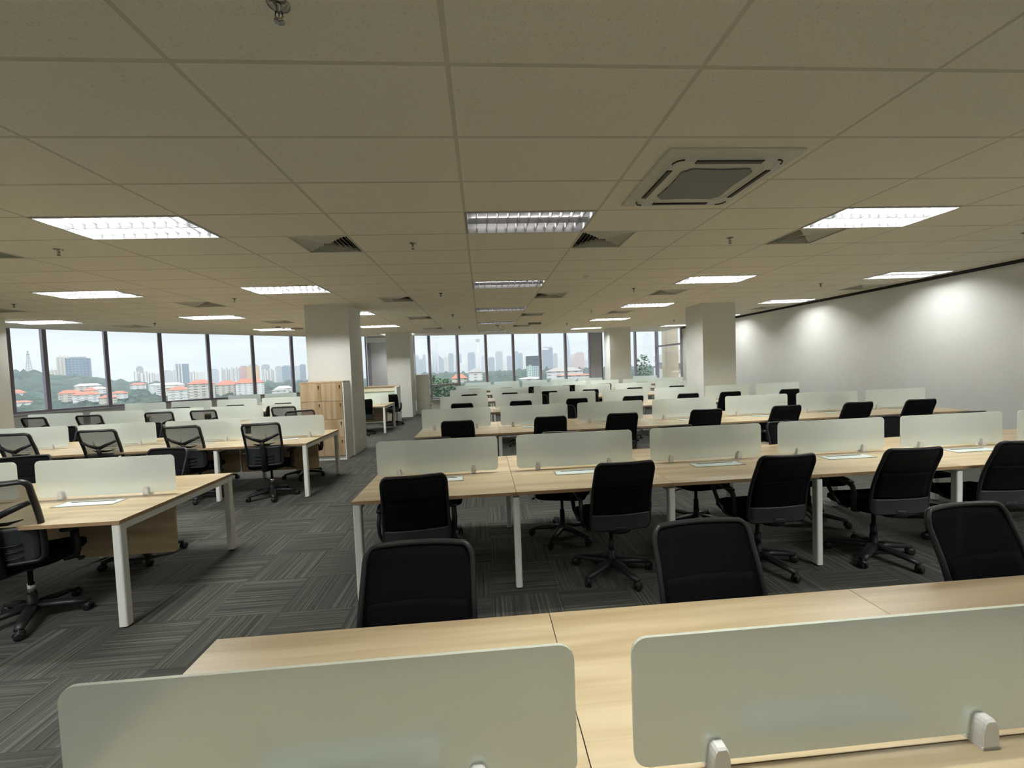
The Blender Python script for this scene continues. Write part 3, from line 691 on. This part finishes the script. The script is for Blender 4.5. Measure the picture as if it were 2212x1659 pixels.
def place(proto, x, y, deg, label, group):
    if used[proto]: o = copy_tree(proto)
    else: o = proto; used[proto] = True
    o.location = (x, y, 0); o.rotation_euler = (0, 0, radians(deg)); tag(o, label, 'chair', group); return o
def seats(lst, proto, y, deg, side, row, where, grp):
    for k, q in enumerate(lst):
        x = q[0] if isinstance(q, tuple) else q; dy = q[1] if isinstance(q, tuple) else 0; dr = q[2] if isinstance(q, tuple) and len(q) > 2 else random.uniform(-5, 5)
        kind = 'Y-braced mesh chair' if proto is PB else 'black mesh office chair'
        place(proto, x, y+dy, deg+dr, '%s, %s from the aisle, %s side of %s row %s' % (kind, ORD[k+1], side, row, where), grp)
G = 'black office chairs at the desks right of the aisle'; GL = 'office chairs at the desks left of the aisle'
seats([(-.30, 0, -2), (.93, .03, 2), (2.18, .02, 5)], PA, 1.36, 180, 'far', 'nearest', 'on the right', G)
seats([(-.53, 0, 6), (.97, .05, 3), (2.16, 0, 1), (3.16, 0, -2), (4.12, .03, -4), (5.4, .0, 3)], PA, 3.17, 0, 'near', 'second', 'on the right', G)
seats([(-.50, 0, 10), (.72, 0, -14), (2.10, .05, 8), (3.22, -.05, -5), (4.45, 0, 4), (5.5, 0, 3)], PA, 3.98, 180, 'far', 'second', 'on the right', G)
seats([-.36, .93, 1.92, 3.17, 4.34, 5.45, 6.45], PA, 6.02, 0, 'near', 'third', 'on the right', G)
seats([(1.35, 0), (5.05, .05), (6.25, .05)], PA, 6.80, 180, 'far', 'third', 'on the right', G)
seats([-.42, .78, 1.93, 3.1, 4.33, 5.25, 6.55], PA, 8.83, 0, 'near', 'fourth', 'on the right', G)
seats([(1.33, 0), (2.55, 0), (5.0, 0)], PA, 9.6, 180, 'far', 'fourth', 'on the right', G)
seats([-.41, .74, 1.78, 2.95, 4.2, 5.4, 6.6], PA, 11.6, 0, 'near', 'fifth', 'on the right', G)
seats([(1.3, 0), (2.5, 0), (3.7, 0)], PA, 12.4, 180, 'far', 'fifth', 'on the right', G)
seats([-.3, .8, 1.75, 2.95, 4.2, 5.5], PA, 14.4, 0, 'near', 'sixth', 'on the right', G)
# left side
seats([(-3.28, 0, 16), (-4.6, 0, 5)], PB, 3.16, 0, 'near', 'nearest', 'on the left', GL)
seats([(-3.30, 0, -8), (-4.50, -.05, 12), (-5.35, .0, 0)], PA, 4.16, 180, 'far', 'nearest', 'on the left', GL)
seats([(-2.97, 0, 10), (-3.98, .1, 3), (-5.02, .1, 3), (-6.0, .1, -3)], PB, 5.95, 0, 'near', 'second', 'on the left', GL)
seats([(-2.98, .02, 28)], PB, 7.02, 180, 'far', 'second', 'by the lockers', GL)
seats([(-4.35, 0, 4), (-5.55, 0, 0), (-6.85, 0, 8)], PA, 6.95, 180, 'far', 'second', 'on the left', GL)
seats([(-3.93, .05), (-5.42, 0, 5), (-6.27, 0, 12), (-7.45, 0), (-8.4, 0, -4)], PB, 8.72, 0, 'near', 'third', 'on the left', GL)
seats([(-4.85, 0), (-6.0, 0), (-7.2, 0)], PA, 9.75, 180, 'far', 'third', 'on the left', GL)
seats([(-3.25, .0, 25), (-5.1, 0), (-6.3, 0), (-7.6, 0)], PA, 11.35, 0, 'near', 'fourth', 'on the left', GL)
place(PA, -2.86, 13.22, 4, 'black mesh office chair facing the small side desk, near the far left column', GL)

# ------------------------------------------------------------------ oak lockers
lk = empty('locker_cabinet', (-3.50, 8.24, 0)); tag(lk, 'eight-door oak locker cabinet with white sides against the large column', 'cabinet')
b = MB(); b.box(0, .022, 0, .40, 0, 1.50); b.box(.788, .81, 0, .40, 0, 1.50); b.box(.022, .788, .38, .40, 0, 1.50); b.box(.022, .788, .02, .38, .06, .08); b.build('carcass', WHITE, lk)
MB().box(0, .81, -.003, .40, 1.50, 1.522).build('top_board', WOODV, lk)
MB().box(.022, .788, .005, .02, 0, .075).build('plinth', WHITE, lk)
for r in range(4):
    for c_ in range(2):
        x = .006+c_*.393; z = .085+r*.354
        d = MB().box(0, .389, 0, .018, 0, .348).build('door', WOODV, lk, bevel=.0015, loc=(x, -.018, z))
        h = MB(); h.lathe([(.013, 0), (.013, .006), (.008, .009)], seg=12, M=Matrix.Translation((.345, 0, .29)) @ Matrix.Rotation(pi/2, 4, 'X')); h.box(.340, .352, -.016, -.006, .245, .285); h.build('lock_key', DARK, d)
# filing cabinet
fc = empty('filing_cabinet', (-2.555, 16.1, 0)); tag(fc, 'tall beige steel filing cabinet with keys in its locks, by the far window', 'cabinet')
MB().box(0, .46, 0, .62, .0, 1.50).build('cabinet_body', FILE, fc, bevel=.006)
for k in range(4):
    d = MB().box(.46, .478, .02, .60, .03+.35*k, .36+.35*k).build('drawer', mat('file_drawer_cream', (.62, .58, .46), .45), fc)
    h = MB(); h.box(.478, .495, .22, .40, .27+.35*k, .29+.35*k); h.build('handle', STEEL, d)
    h = MB(); h.tube([(.48, .08, .33+.35*k), (.53, .08, .33+.35*k), (.535, .08, .27+.35*k)], .007, 6); h.build('lock_key', DARK, d)
# cubicle partition near the far left column
cu = empty('cubicle_partition', (-3.92, 14.05, 0)); tag(cu, 'cubicle partition with green glass strip and oak cap before the far column', 'partition')
b = MB(); b.box(0, 1.10, 0, .04, 0, .70); b.box(0, 1.1, 0, .04, 1.02, 1.18); b.build('panel', mat('partition_cream', (.62, .60, .48), .7), cu)
gm = mat('partition_glass_green', (.36, .47, .38), .25); MB().box(.0, 1.05, .012, .028, .70, 1.02).build('glass_strip', gm, cu)
MB().box(-.02, 1.16, -.03, .05, 1.18, 1.205).build('cap_rail', WOODV, cu)
MB().box(1.10, 1.17, -.55, .05, 0, 1.18).build('end_post', WHITE, cu, bevel=.005)
sd = empty('side_desk', (-3.92, 13.42, 0)); tag(sd, 'small oak side desk standing against the cubicle partition', 'desk')
t_ = MB(); t_.box(0, 1.08, 0, .60, DT-.001, DT); t_.cur = 1; t_.box(0, 1.08, 0, .60, DT-.025, DT-.001); t_.build('tabletop', [WOOD, EDGE], sd)
for x, y in ((.03, .035), (1.04, .035), (.03, .56), (1.04, .56)):
    o = bpy.data.objects.new('leg', leg_mesh()); COL.objects.link(o); o.parent = sd; o.location = (x, y, 0)

# ------------------------------------------------------------------ outside
random.seed(3)
def gz(x, y):      # ground level outside
    d = math.hypot(x, y)
    t = min(1, max(0, (d-520)/900)); z = -38+t*t*(3-2*t)*(25 if x > -300 else 17)
    az = math.degrees(math.atan2(x, y))
    z += 62*math.exp(-((x+1190)/210)**2-((y-1090)/330)**2)
    z += 9*math.exp(-((x+820)/200)**2-((y-900)/200)**2)
    return z
ter = MB(); NA, NR = 420, 150
az0, az1 = radians(-58), radians(30)
vs = []
for i in range(NR+1):
    d = 60*(80**(i/NR))
    for k in range(NA+1):
        a = az0+(az1-az0)*k/NA; x = d*sin(a); y = d*cos(a)
        z = gz(x, y); s = max(9, d/120)
        c = noise.noise(Vector((x/s, y/s, 0)))+.5*noise.noise(Vector((x/s*2.3, y/s*2.3, 5)))
        big = noise.noise(Vector((x/140, y/140, 9)))
        z += (7+d*.003)*max(-.35, c)+6*big
        if d > 1500: z -= (d-1500)*.012
        vs.append((x, y, z))
fs = [(i*(NA+1)+k, i*(NA+1)+k+1, (i+1)*(NA+1)+k+1, (i+1)*(NA+1)+k) for i in range(NR) for k in range(NA)]
ter.add(vs, fs, True)
TREE = mat('tree_canopy_green', (.04, .065, .048), .9, spec=.1); noisy(TREE, .035, .7, detail=8)
tag(ter.build('tree_canopy', TREE), 'rolling green treetops between the office tower and the city', 'trees', kind='stuff')

def facade(name, wall, glass, sx=3.2, sz=3.4, fill=.55, rough=.4, vert=False):
    ma = mat(name, wall, rough); nt, b = P(ma)
    tc = N(nt, 'ShaderNodeTexCoord'); s = N(nt, 'ShaderNodeSeparateXYZ'); nt.links.new(tc.outputs['Object'], s.inputs[0])
    h = math_(nt, 'ADD', s.outputs['X'], s.outputs['Y'])
    fx = math_(nt, 'LESS_THAN', math_(nt, 'FRACT', math_(nt, 'DIVIDE', h, sx)), fill)
    fz = math_(nt, 'LESS_THAN', math_(nt, 'FRACT', math_(nt, 'DIVIDE', s.outputs['Z'], sz)), 1.0 if vert else fill)
    mx = N(nt, 'ShaderNodeMixRGB'); mx.inputs[1].default_value = (*wall, 1); mx.inputs[2].default_value = (*glass, 1)
    nt.links.new(math_(nt, 'MULTIPLY', fx, fz), mx.inputs[0]); nt.links.new(mx.outputs[0], b.inputs['Base Color']); return ma
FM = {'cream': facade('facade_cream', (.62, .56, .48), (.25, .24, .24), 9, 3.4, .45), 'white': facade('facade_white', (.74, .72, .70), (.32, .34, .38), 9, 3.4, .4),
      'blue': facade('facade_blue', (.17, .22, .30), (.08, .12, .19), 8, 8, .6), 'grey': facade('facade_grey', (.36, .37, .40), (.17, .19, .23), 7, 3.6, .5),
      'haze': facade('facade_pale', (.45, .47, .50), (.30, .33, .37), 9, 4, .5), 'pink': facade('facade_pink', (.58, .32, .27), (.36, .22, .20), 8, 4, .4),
      'orange': facade('facade_orange', (.70, .42, .18), (.45, .30, .16), 8, 4, .4), 'dark': facade('facade_dark', (.05, .06, .08), (.10, .13, .15), 4, 4, .5),
      'green': facade('facade_green', (.70, .74, .70), (.16, .32, .27), 3, 3.4, .6), 'concrete': mat('concrete_pale', (.62, .60, .56), .85),
      'ribbed': facade('facade_ribbed', (.78, .74, .70), (.36, .36, .40), 11, 3, .35, vert=True), 'conc2': facade('concrete_slots', (.30, .26, .25), (.44, .40, .38), .9, 9, .5)}
ROOFR = noisy(mat('red_tile_roof', (.46, .16, .10), .8), .4, .2); ROOFG = mat('grey_roof', (.30, .28, .26), .8)
def building(x, y, w_, d_, top, kind, col, label):
    base = min(-12.0, gz(x, y)-4) if y < 1600 else -65.0
    h = top-base; root = empty('city_building', (x, y, base), -math.atan2(x, y)*.9); tag(root, label, 'building', 'buildings of the city skyline')
    M_ = FM['ribbed'] if kind == 'ribbed' else FM[col]
    b = MB()
    if kind == 'round':
        pts = [(w_/2*cos(a), d_/2*sin(a)) for a in [2*pi*k/20 for k in range(20)]]
        b.prism(pts, 0, h*.93); b.prism([(p[0]*.8, p[1]*.8) for p in pts], h*.93, h)
        b.build('tower_body', M_, root)
    elif kind == 'crown':
        b.box(-w_/2, w_*.12, -d_/2, d_/2, 0, h*.90); b.box(w_*.12, w_/2, -d_/2, d_/2, 0, h*.97); b.build('tower_body', M_, root)
        t = MB(); t.box(-w_*.35, w_*.4, -d_*.3, d_*.3, h*.97, h); t.tube([(-w_*.05, 0, h), (-w_*.05, 0, h*1.04)], 1.2, 5); t.tube([(w_*.32, 0, h), (w_*.32, 0, h*1.07)], 1.2, 5); t.build('rooftop_masts', FM['grey'], root)
    elif kind == 'glass':
        b.box(-w_/2, w_/2, -d_/2, d_/2, 0, h*.62); b.build('tower_body', facade('facade_teal', (.55, .62, .62), (.10, .22, .24), 4, 3.6, .6), root)
        MB().box(-w_/2-.5, w_/2+.5, -d_/2-.5, d_/2+.5, h*.62, h).build('dark_top_floors', FM['dark'], root)
    elif kind == 'striped':
        b.box(-w_/2, w_/2, -d_/2, d_/2, 0, h); b.build('tower_body', FM['blue'], root)
        t = MB()
        for q in (-.5, -.3, -.08): t.box(w_*q, w_*(q+.1), -d_/2-1.5, -d_/2+.2, 0, h*1.01)
        t.build('white_fins', FM['white'], root)
    elif kind == 'ribbed':
        for q in range(4):
            hh = h*(1 if q % 2 == 0 else .93); b.box(-w_/2+w_*q/4, -w_/2+w_*(q+.86)/4, -d_/2+(q % 2)*2, d_/2, 0, hh)
        b.box(-w_/2, w_/2, 0, d_/2+.5, 0, h*.9); b.build('tower_body', M_, root)
    else:
        b.box(-w_/2, w_/2, -d_/2, d_/2, 0, h*.95); b.build('tower_body', M_, root)
        MB().box(-w_*.34, w_*.34, -d_*.34, d_*.34, h*.95, h).build('roof_plant', FM['white'] if col in ('white', 'cream') else FM['grey'], root)
    return root
CITY = [
    (-1395.1, 1500, 33.2, 26.6, 95.0, 'tower', 'cream', 'cream slab tower with vertical bands, left half of the big pair beyond the window'),
    (-1304.9, 1450, 56.1, 39.3, 85.9, 'tower', 'blue', 'broad blue-grey tower, tallest in the left windows'),
    (-1617.1, 1700, 31.0, 24.8, 59.9, 'block', 'cream', 'low cream block left of the big pair of towers'),
    (-1775.1, 2300, 27.2, 27.2, 76.7, 'tower', 'grey', 'small grey topped tower behind the ribbed white flats'),
    (-1600.8, 2100, 72.6, 36.3, 45.2, 'ribbed', 'white', 'ribbed white block of flats in the third window'),
    (-1767.4, 2400, 26.2, 26.2, 39.0, 'block', 'white', 'small pale block right of the ribbed white flats'),
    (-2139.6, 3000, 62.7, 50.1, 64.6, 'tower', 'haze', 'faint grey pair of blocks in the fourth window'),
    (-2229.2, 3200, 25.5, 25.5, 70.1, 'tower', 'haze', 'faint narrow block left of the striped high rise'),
    (-1361.7, 2000, 48.0, 38.4, 70.5, 'striped', 'blue', 'striped high rise standing alone in the fourth window'),
    (-1580.8, 2400, 33.7, 33.7, 44.4, 'ribbed', 'cream', 'low ribbed cream block right of the striped high rise'),
    (-1603.8, 2500, 45.3, 45.3, 44.6, 'block', 'white', 'low white block before the fifth mullion'),
    (-1589.9, 2600, 42.0, 42.0, 54.2, 'block', 'haze', 'pale block at the left edge of the fifth window'),
    (-1349.1, 2300, 39.6, 31.7, 53.3, 'ribbed', 'white', 'stepped white apartment tower left of its taller twin'),
    (-1298.7, 2300, 37.4, 29.9, 56.3, 'ribbed', 'white', 'stepped white apartment tower beside the pink block'),
    (-1147.3, 2100, 34.3, 30.8, 54.5, 'block', 'pink', 'pink office block in the left skyline'),
    (-1077.6, 2050, 50.3, 45.3, 56.0, 'block', 'orange', 'orange and yellow office block beside the pink one'),
    (-1294.9, 2600, 42.7, 38.4, 70.7, 'tower', 'grey', 'grey tower right of the orange block'),
    (-1077.9, 2200, 58.8, 35.3, 36.0, 'ribbed', 'white', 'white ribbed flats in front of the grey tower'),
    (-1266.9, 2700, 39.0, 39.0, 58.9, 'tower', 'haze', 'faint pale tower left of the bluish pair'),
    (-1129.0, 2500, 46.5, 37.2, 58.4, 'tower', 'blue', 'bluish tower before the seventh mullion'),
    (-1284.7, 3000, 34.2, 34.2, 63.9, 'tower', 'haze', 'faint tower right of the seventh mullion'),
    (-1079.5, 2600, 32.4, 32.4, 65.5, 'tower', 'blue', 'bluish tower beside the large column'),
    (-660.0, 4300, 41.8, 41.8, 154.4, 'tower', 'blue', 'dark blue tower at the left end of the far skyline'),
    (-577.3, 4000, 43.2, 43.2, 107.5, 'tower', 'blue', 'stepped blue tower second from the left in the far skyline'),
    (-626.4, 4600, 34.8, 34.8, 172.2, 'tower', 'blue', 'slim blue tower left of the twin towers'),
    (-351.3, 4100, 44.7, 44.7, 128.3, 'tower', 'cream', 'small cream domed tower right of the wedge tower'),
    (-309.5, 4200, 55.0, 55.0, 157.2, 'round', 'blue', 'round topped bluish tower right of the wedge tower'),
    (-280.0, 4500, 24.6, 24.6, 141.8, 'tower', 'haze', 'narrow pale tower before the second far mullion'),
    (-242.3, 4700, 30.9, 30.9, 166.9, 'tower', 'blue', 'slim blue tower right of the second far mullion'),
    (-185.3, 3900, 59.8, 59.8, 52.5, 'block', 'white', 'low white block under the slim blue tower'),
    (-167.9, 4600, 30.3, 30.3, 115.4, 'tower', 'white', 'narrow white tower left of the curved tower'),
    (-99.7, 4000, 74.7, 74.7, 151.7, 'round', 'blue', 'broad curved bluish tower left of the observation tower'),
    (12.0, 4700, 46.7, 46.7, 137.1, 'tower', 'haze', 'pale tower right of the observation tower'),
    (83.0, 3800, 58.8, 58.8, 96.0, 'tower', 'blue', 'squat dark blue tower in the fourth far window'),
    (162.9, 4000, 71.0, 71.0, 151.2, 'tower', 'grey', 'broad grey crowned tower in the fourth far window'),
    (243.4, 4500, 30.0, 30.0, 73.2, 'tower', 'white', 'low white tower right of the crowned tower'),
    (278.0, 4300, 52.6, 52.6, 116.0, 'tower', 'blue', 'stepped pale blue tower before the fourth mullion'),
    (338.0, 4100, 41.2, 41.2, 153.5, 'tower', 'blue', 'bluish tower, left and taller of an adjoining pair'),
    (383.8, 4150, 41.7, 41.7, 135.5, 'tower', 'blue', 'bluish tower, right and lower of an adjoining pair'),
    (448.7, 4400, 39.4, 39.4, 93.2, 'tower', 'white', 'pale tower left of the dark glass block'),
    (109.0, 900, 28.3, 19.8, 22.8, 'glass', 'dark', 'dark topped glass office block, nearest in the far skyline'),
    (93.8, 820, 9.2, 5.5, 3.8, 'grid', 'green', 'green and white gridded block in front of the dark one'),
    (140.5, 1000, 6.8, 6.8, 17.7, 'tower', 'grey', 'grey block right of the dark glass block'),
    (457.0, 2900, 75.2, 45.1, 127.3, 'crown', 'blue', 'large blue glass tower with rooftop masts'),
    (583.3, 3300, 33.6, 33.6, 94.6, 'tower', 'grey', 'grey tower right of the masted blue tower'),
    (811.4, 4200, 38.1, 38.1, 75.2, 'tower', 'white', 'pale tower left of the tallest needle tower'),
    (744.0, 3400, 42.5, 42.5, 92.3, 'tower', 'cream', 'cream tower right of the needle tower'),
    (778.8, 3300, 71.5, 71.5, 95.0, 'tower', 'pink', 'rosy brown broad tower at the right of the far skyline'),
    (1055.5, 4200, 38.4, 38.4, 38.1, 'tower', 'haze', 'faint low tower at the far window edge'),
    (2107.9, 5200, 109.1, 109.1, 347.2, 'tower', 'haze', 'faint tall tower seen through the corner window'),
]
for q in CITY: building(*q)
# twin towers
for (x, y, lb) in ((-565, 4800, 'left one of the grey twin towers with stepped spires'), (-513, 4800, 'right one of the grey twin towers with stepped spires')):
    root = empty('city_building', (x, y, -16)); tag(root, lb, 'building', 'buildings of the city skyline')
    MB().lathe([(23, -50), (23, 200), (20, 201), (20, 238), (16, 239), (16, 265), (11, 266), (11, 285), (6, 287), (5, 300)], seg=16).build('tower_body', FM['grey'], root)
    MB().lathe([(2.5, 300), (1, 330)], seg=6).build('spire', FM['grey'], root)
# wedge tower
root = empty('city_building', (-398, 4100, -16)); tag(root, 'white edged tower with a slanted wedge top beside the twin towers', 'building', 'buildings of the city skyline')
b = MB(); b.add([(-28, -20, -50), (28, -20, -50), (28, 20, -50), (-28, 20, -50), (-28, -20, 160), (28, -20, 112), (28, 20, 112), (-28, 20, 160)], [(0, 3, 2, 1), (4, 5, 6, 7), (0, 1, 5, 4), (1, 2, 6, 5), (2, 3, 7, 6), (3, 0, 4, 7)]); b.build('tower_body', FM['blue'], root)
b = MB(); b.add([(-30, -23, 0), (-22, -23, 0), (-22, -20, 0), (-30, -20, 0), (-30, -23, 162), (-22, -23, 156), (-22, -20, 156), (-30, -20, 162)], [(0, 3, 2, 1), (4, 5, 6, 7), (0, 1, 5, 4), (1, 2, 6, 5), (2, 3, 7, 6), (3, 0, 4, 7)]); b.build('white_edge', FM['white'], root)
# observation tower
root = empty('observation_tower', (-37, 4400, -16)); tag(root, 'tall white observation tower with a bulb-shaped pod near its top', 'tower')
MB().lathe([(15, -50), (11, 40), (9, 150), (8, 290)], seg=16).build('shaft', FM['white'], root)
MB().lathe([(8, 284), (13, 291), (24, 305), (26, 318), (22, 326), (12, 331), (8, 342), (5, 352)], seg=20).build('pod', mat('pod_grey', (.36, .34, .36), .6), root)
MB().lathe([(3, 350), (1, 400)], seg=6).build('antenna', FM['grey'], root)
# needle tower
root = empty('city_building', (952, 4600, -16), .2); tag(root, 'tallest blue needle-shaped tower at the right of the far skyline', 'building', 'buildings of the city skyline')
b = MB()
n = 4; prof = [(28, -50), (22, 150), (17, 260), (12, 320), (6, 345)]
for i in range(len(prof)-1):
    (r_a, za), (r_b, zb) = prof[i], prof[i+1]
    A = [(r_a, r_a, za), (-r_a, r_a, za), (-r_a, -r_a, za), (r_a, -r_a, za)]; B_ = [(r_b, r_b, zb), (-r_b, r_b, zb), (-r_b, -r_b, zb), (r_b, -r_b, zb)]
    b.add(A+B_, [(k, (k+1) % 4, (k+1) % 4+4, k+4) for k in range(4)]+[(7, 6, 5, 4)])
b.build('tower_body', FM['blue'], root); MB().lathe([(2, 345), (.7, 385)], seg=6).build('spire', FM['grey'], root)
# lattice mast on the left hill
b = MB(); H = 62
def lp(k, t): r = 7*(1-t)+.8*t; a = pi/4+k*pi/2; return (r*cos(a), r*sin(a), H*t)
for k in range(4): b.tube([lp(k, 0), lp(k, 1)], .45, 4)
for q in range(9):
    t0, t1 = q/9, (q+1)/9
    for k in range(4): b.tube([lp(k, t0), lp((k+1) % 4, t1)], .28, 3); b.tube([lp(k, t1), lp((k+1) % 4, t1)], .28, 3)
b.box(-3.5, 3.5, -.6, .6, H*.82, H*.86)
tag(b.build('radio_mast', mat('mast_grey', (.20, .22, .25), .6), loc=(-1204, 1200, 30)), 'steel lattice radio mast on the wooded hill at the far left', 'mast')
# houses and low flats
def house(x, y, w_, d_, h, roofh, label, rz=0, wall='white', roof=None, base=None, floors=0):
    base = gz(x, y)-2 if base is None else base
    root = empty('house', (x, y, base), rz); tag(root, label, 'building', 'low buildings among the trees')
    b = MB(); b.box(-w_/2, w_/2, -d_/2, d_/2, 0, h); b.build('walls', FM[wall], root)
    a, c = w_/2+1.2, d_/2+1.2; rr_ = max(0, a-c)
    MB().add([(-a, -c, h), (a, -c, h), (a, c, h), (-a, c, h), (-rr_, 0, h+roofh), (rr_, 0, h+roofh)], [(0, 1, 5, 4), (1, 2, 5), (2, 3, 4, 5), (3, 0, 4), (0, 3, 2, 1)]).build('roof', roof or ROOFR, root)
    if floors:
        f_ = MB()
        for q in range(floors):
            z = h*(q+.6)/floors
            for e in (-.38, -.13, .13, .38): f_.box(w_*e-w_*.07, w_*e+w_*.07, -d_/2-.8, -d_/2, z-h/floors*.2, z)
        f_.build('balconies', FM['white'], root)
    return root
house(-398, 620, 30, 20, 25, 6, 'six storey cream flats with a red roof in the fifth window', .5, 'cream', base=-31, floors=6)
house(-448, 650, 27, 18, 17, 5, 'lower red-roofed flats left of the six storey cream flats', .5, 'white', base=-31, floors=4)
house(-468, 800, 34, 20, 20, 8, 'long red-roofed mansion, left wing, behind the trees', .5, 'cream', base=-32)
house(-428, 800, 44, 18, 22, 8, 'long red-roofed mansion, right wing, under the orange tower', .5, 'white', base=-32)
house(-622, 700, 30, 14, 13, 5, 'red-roofed terrace with white balconies in the wide left window', .7, 'white', base=-30, floors=3)
house(-650, 705, 26, 12, 14, 5, 'long red-roofed house beside the white balconied terrace', .7, 'cream', base=-28)
house(-668, 760, 16, 12, 18, 5, 'tan-roofed house with a rounded white gable in the wide left window', .7, 'white', base=-30)
house(-715, 690, 34, 12, 9, 3, 'low white house with small red gables at the far left', .8, 'white', base=-34)
house(-760, 640, 26, 12, 9, 4, 'pale roofed villa at the left edge of the view', .9, 'white', ROOFG, base=-36)
house(-840, 800, 40, 14, 10, 6, 'low house with a long faded red roof on the left slope', .9, 'white', base=-22)
house(-560, 790, 40, 16, 18, 4, 'white hillside villa with slanted white roofs in the third window', .6, 'white', mat('white_roof', (.7, .7, .7), .7), base=-26)
house(-620, 850, 36, 16, 18, 3, 'white terrace with a flat pale roof above the red terrace', .6, 'white', mat('white_roof'), base=-26)
house(-500, 700, 22, 14, 12, 4, 'small white house half hidden by trees in the third window', .6, 'white', ROOFG, base=-24)
for (x_, y_, w_, rz_, wl, rf, lb) in (
    (-905, 850, 30, .9, 'white', ROOFG, 'pale roofed white house high on the left slope below the mast'),
    (-860, 690, 20, .9, 'white', ROOFR, 'small red-roofed villa at the lower left corner of the view'),
    (-760, 860, 36, .8, 'cream', mat('white_roof'), 'long pale roofed building under the big pair of towers'),
    (-700, 900, 24, .7, 'white', ROOFR, 'little red-roofed house right of the big pair of towers'),
    (-690, 800, 22, .7, 'white', mat('white_roof'), 'white flat-roofed house above the white balconied terrace'),
    (-540, 640, 18, .6, 'cream', ROOFR, 'small cream house with a red roof low in the third window'),
    (-350, 760, 26, .4, 'white', mat('white_roof'), 'white house among trees before the seventh mullion'),
    (-330, 700, 20, .4, 'white', ROOFG, 'grey-roofed house low in the sixth window'),
    (-590, 720, 20, .6, 'white', ROOFR, 'small red-roofed house beside the third mullion')):
    house(x_, y_, w_, 12, 9, 4, lb, rz_, wl, rf, base=gz(x_, y_)+3)
house(-9, 520, 17, 14, 10.5, 4.5, 'white villa with a brown hipped roof under the observation tower', .05, 'white', ROOFG, base=-14)
house(-27, 482, 17, 10, 5, 5, 'bright red-roofed hall left of the white villa', .05, 'cream', base=-14.5)
house(85, 430, 36, 18, 8, 4, 'wide white building with a grey roof below the masted tower', -.1, 'white', ROOFG, base=-13)
house(92, 400, 40, 14, 4.5, 1.0, 'low white arcade with red trim in front of the wide building', -.1, 'white', ROOFR, base=-13.5)
house(46, 400, 20, 10, 2.0, 1.2, 'small white-parapeted pavilion roof right of the villa', 0, 'white', mat('white_roof'), base=-12.5)
# car park with banded parapets seen through the corner windows
cp = empty('car_park', (0, 0, 0)); tag(cp, 'pale concrete car park with horizontal parapet bands outside the corner window', 'building')
A_, B2 = (47.5, 112), (22.5, 44)
def band(name, z0, z1, m_, off, A=A_, B=B2):
    mb = MB(); seg_box(mb, B, A, z0, z1, -12-off, off*1.0); return mb.build(name, m_, cp)
for z0, z1 in ((1.3, 3.0), (-2.2, -.2), (-5.4, -3.9), (-9, -7.2)): band('parapet', z0, z1, FM['concrete'], .4)
band('deck_core', -20, 2.9, FM['conc2'], -.6)
up_ = empty('concrete_block', (0, 0, 0)); tag(up_, 'taller white concrete block rising beyond the right-hand window', 'building')
mb = MB(); seg_box(mb, (17.5, 31), (22.2, 43.5), -20, 14, -11, 0.2); mb.build('walls', FM['concrete'], up_)
mb = MB()
for z in (-6, -2.5, 1.2, 5): seg_box(mb, (17.6, 31.2), (22.1, 43.3), z, z+1.1, .2, .35)
mb.build('window_bands', FM['conc2'], up_)
tag(MB().box(9.05, 9.62, 19.9, 20.5, -8, 6).build('outer_pillar', mat('tan_cladding', (.50, .40, .27), .7)), 'tan clad pillar standing just outside the right-hand window', 'pillar')
# tree outside the corner window
def tree(x, y, z0, h, r, label):
    root = empty('tree', (x, y, z0)); tag(root, label, 'tree')
    MB().tube([(0, 0, 0), (r*.1, 0, h*.5), (0, 0, h*.8)], [r*.12, r*.09, r*.04], 8).build('trunk', mat('bark', (.09, .07, .05), .9), root)
    me = MB(); rnd = random.Random(5)
    for k in range(420):
        a = rnd.uniform(0, 2*pi); e = rnd.uniform(-.6, 1); q = r*rnd.uniform(.3, 1)
        c = Vector((cos(a)*q*math.sqrt(1-e*e*.8), sin(a)*q*math.sqrt(1-e*e*.8), h*.66+e*h*.32))
        s = r*rnd.uniform(.07, .15); M = Matrix.Translation(c) @ Matrix.Rotation(rnd.uniform(0, 6), 4, 'Z') @ Matrix.Rotation(rnd.uniform(-1, 1), 4, 'X')
        me.add([M @ Vector(p) for p in ((-s, -s*.5, 0), (0, -s, s*.3), (s, -s*.4, 0), (s*.8, s*.6, s*.2), (0, s, 0), (-s*.9, s*.5, s*.3), (0, 0, s*.6))], [(0, 1, 6), (1, 2, 6), (2, 3, 6), (3, 4, 6), (4, 5, 6), (5, 0, 6), (0, 5, 4, 3, 2, 1)])
    me.build('foliage', mat('leaf_green', (.06, .12, .035), .8), root)
tree(35.5, 90, -16, 19.5, 1.9, 'dark leafy tree outside the corner window')
for k, (x, y, r) in enumerate(((-38, 300, 9), (-29, 312, 8), (-19.5, 306, 7))):
    tree(x, y, -38, 36-3*k, r, ['light green tree beyond the filing cabinet, leftmost of three', 'light green tree under the twin towers, middle of three', 'light green tree left of the red-roofed hall, rightmost of three'][k])

# haze between the office and the city: a real scattering volume
hz = bpy.data.materials.new('city_haze'); hz.use_nodes = True; nt = hz.node_tree; nt.nodes.clear()
vo = N(nt, 'ShaderNodeVolumeScatter'); vo.inputs['Color'].default_value = (.78, .88, 1, 1); vo.inputs['Density'].default_value = .0002; vo.inputs['Anisotropy'].default_value = .0
mo_ = N(nt, 'ShaderNodeOutputMaterial'); nt.links.new(vo.outputs[0], mo_.inputs['Volume'])
tag(MB().box(-5200, 4200, 150, 6000, -90, 420).build('haze', hz), 'pale blue haze hanging over the trees and city', 'haze', kind='stuff')
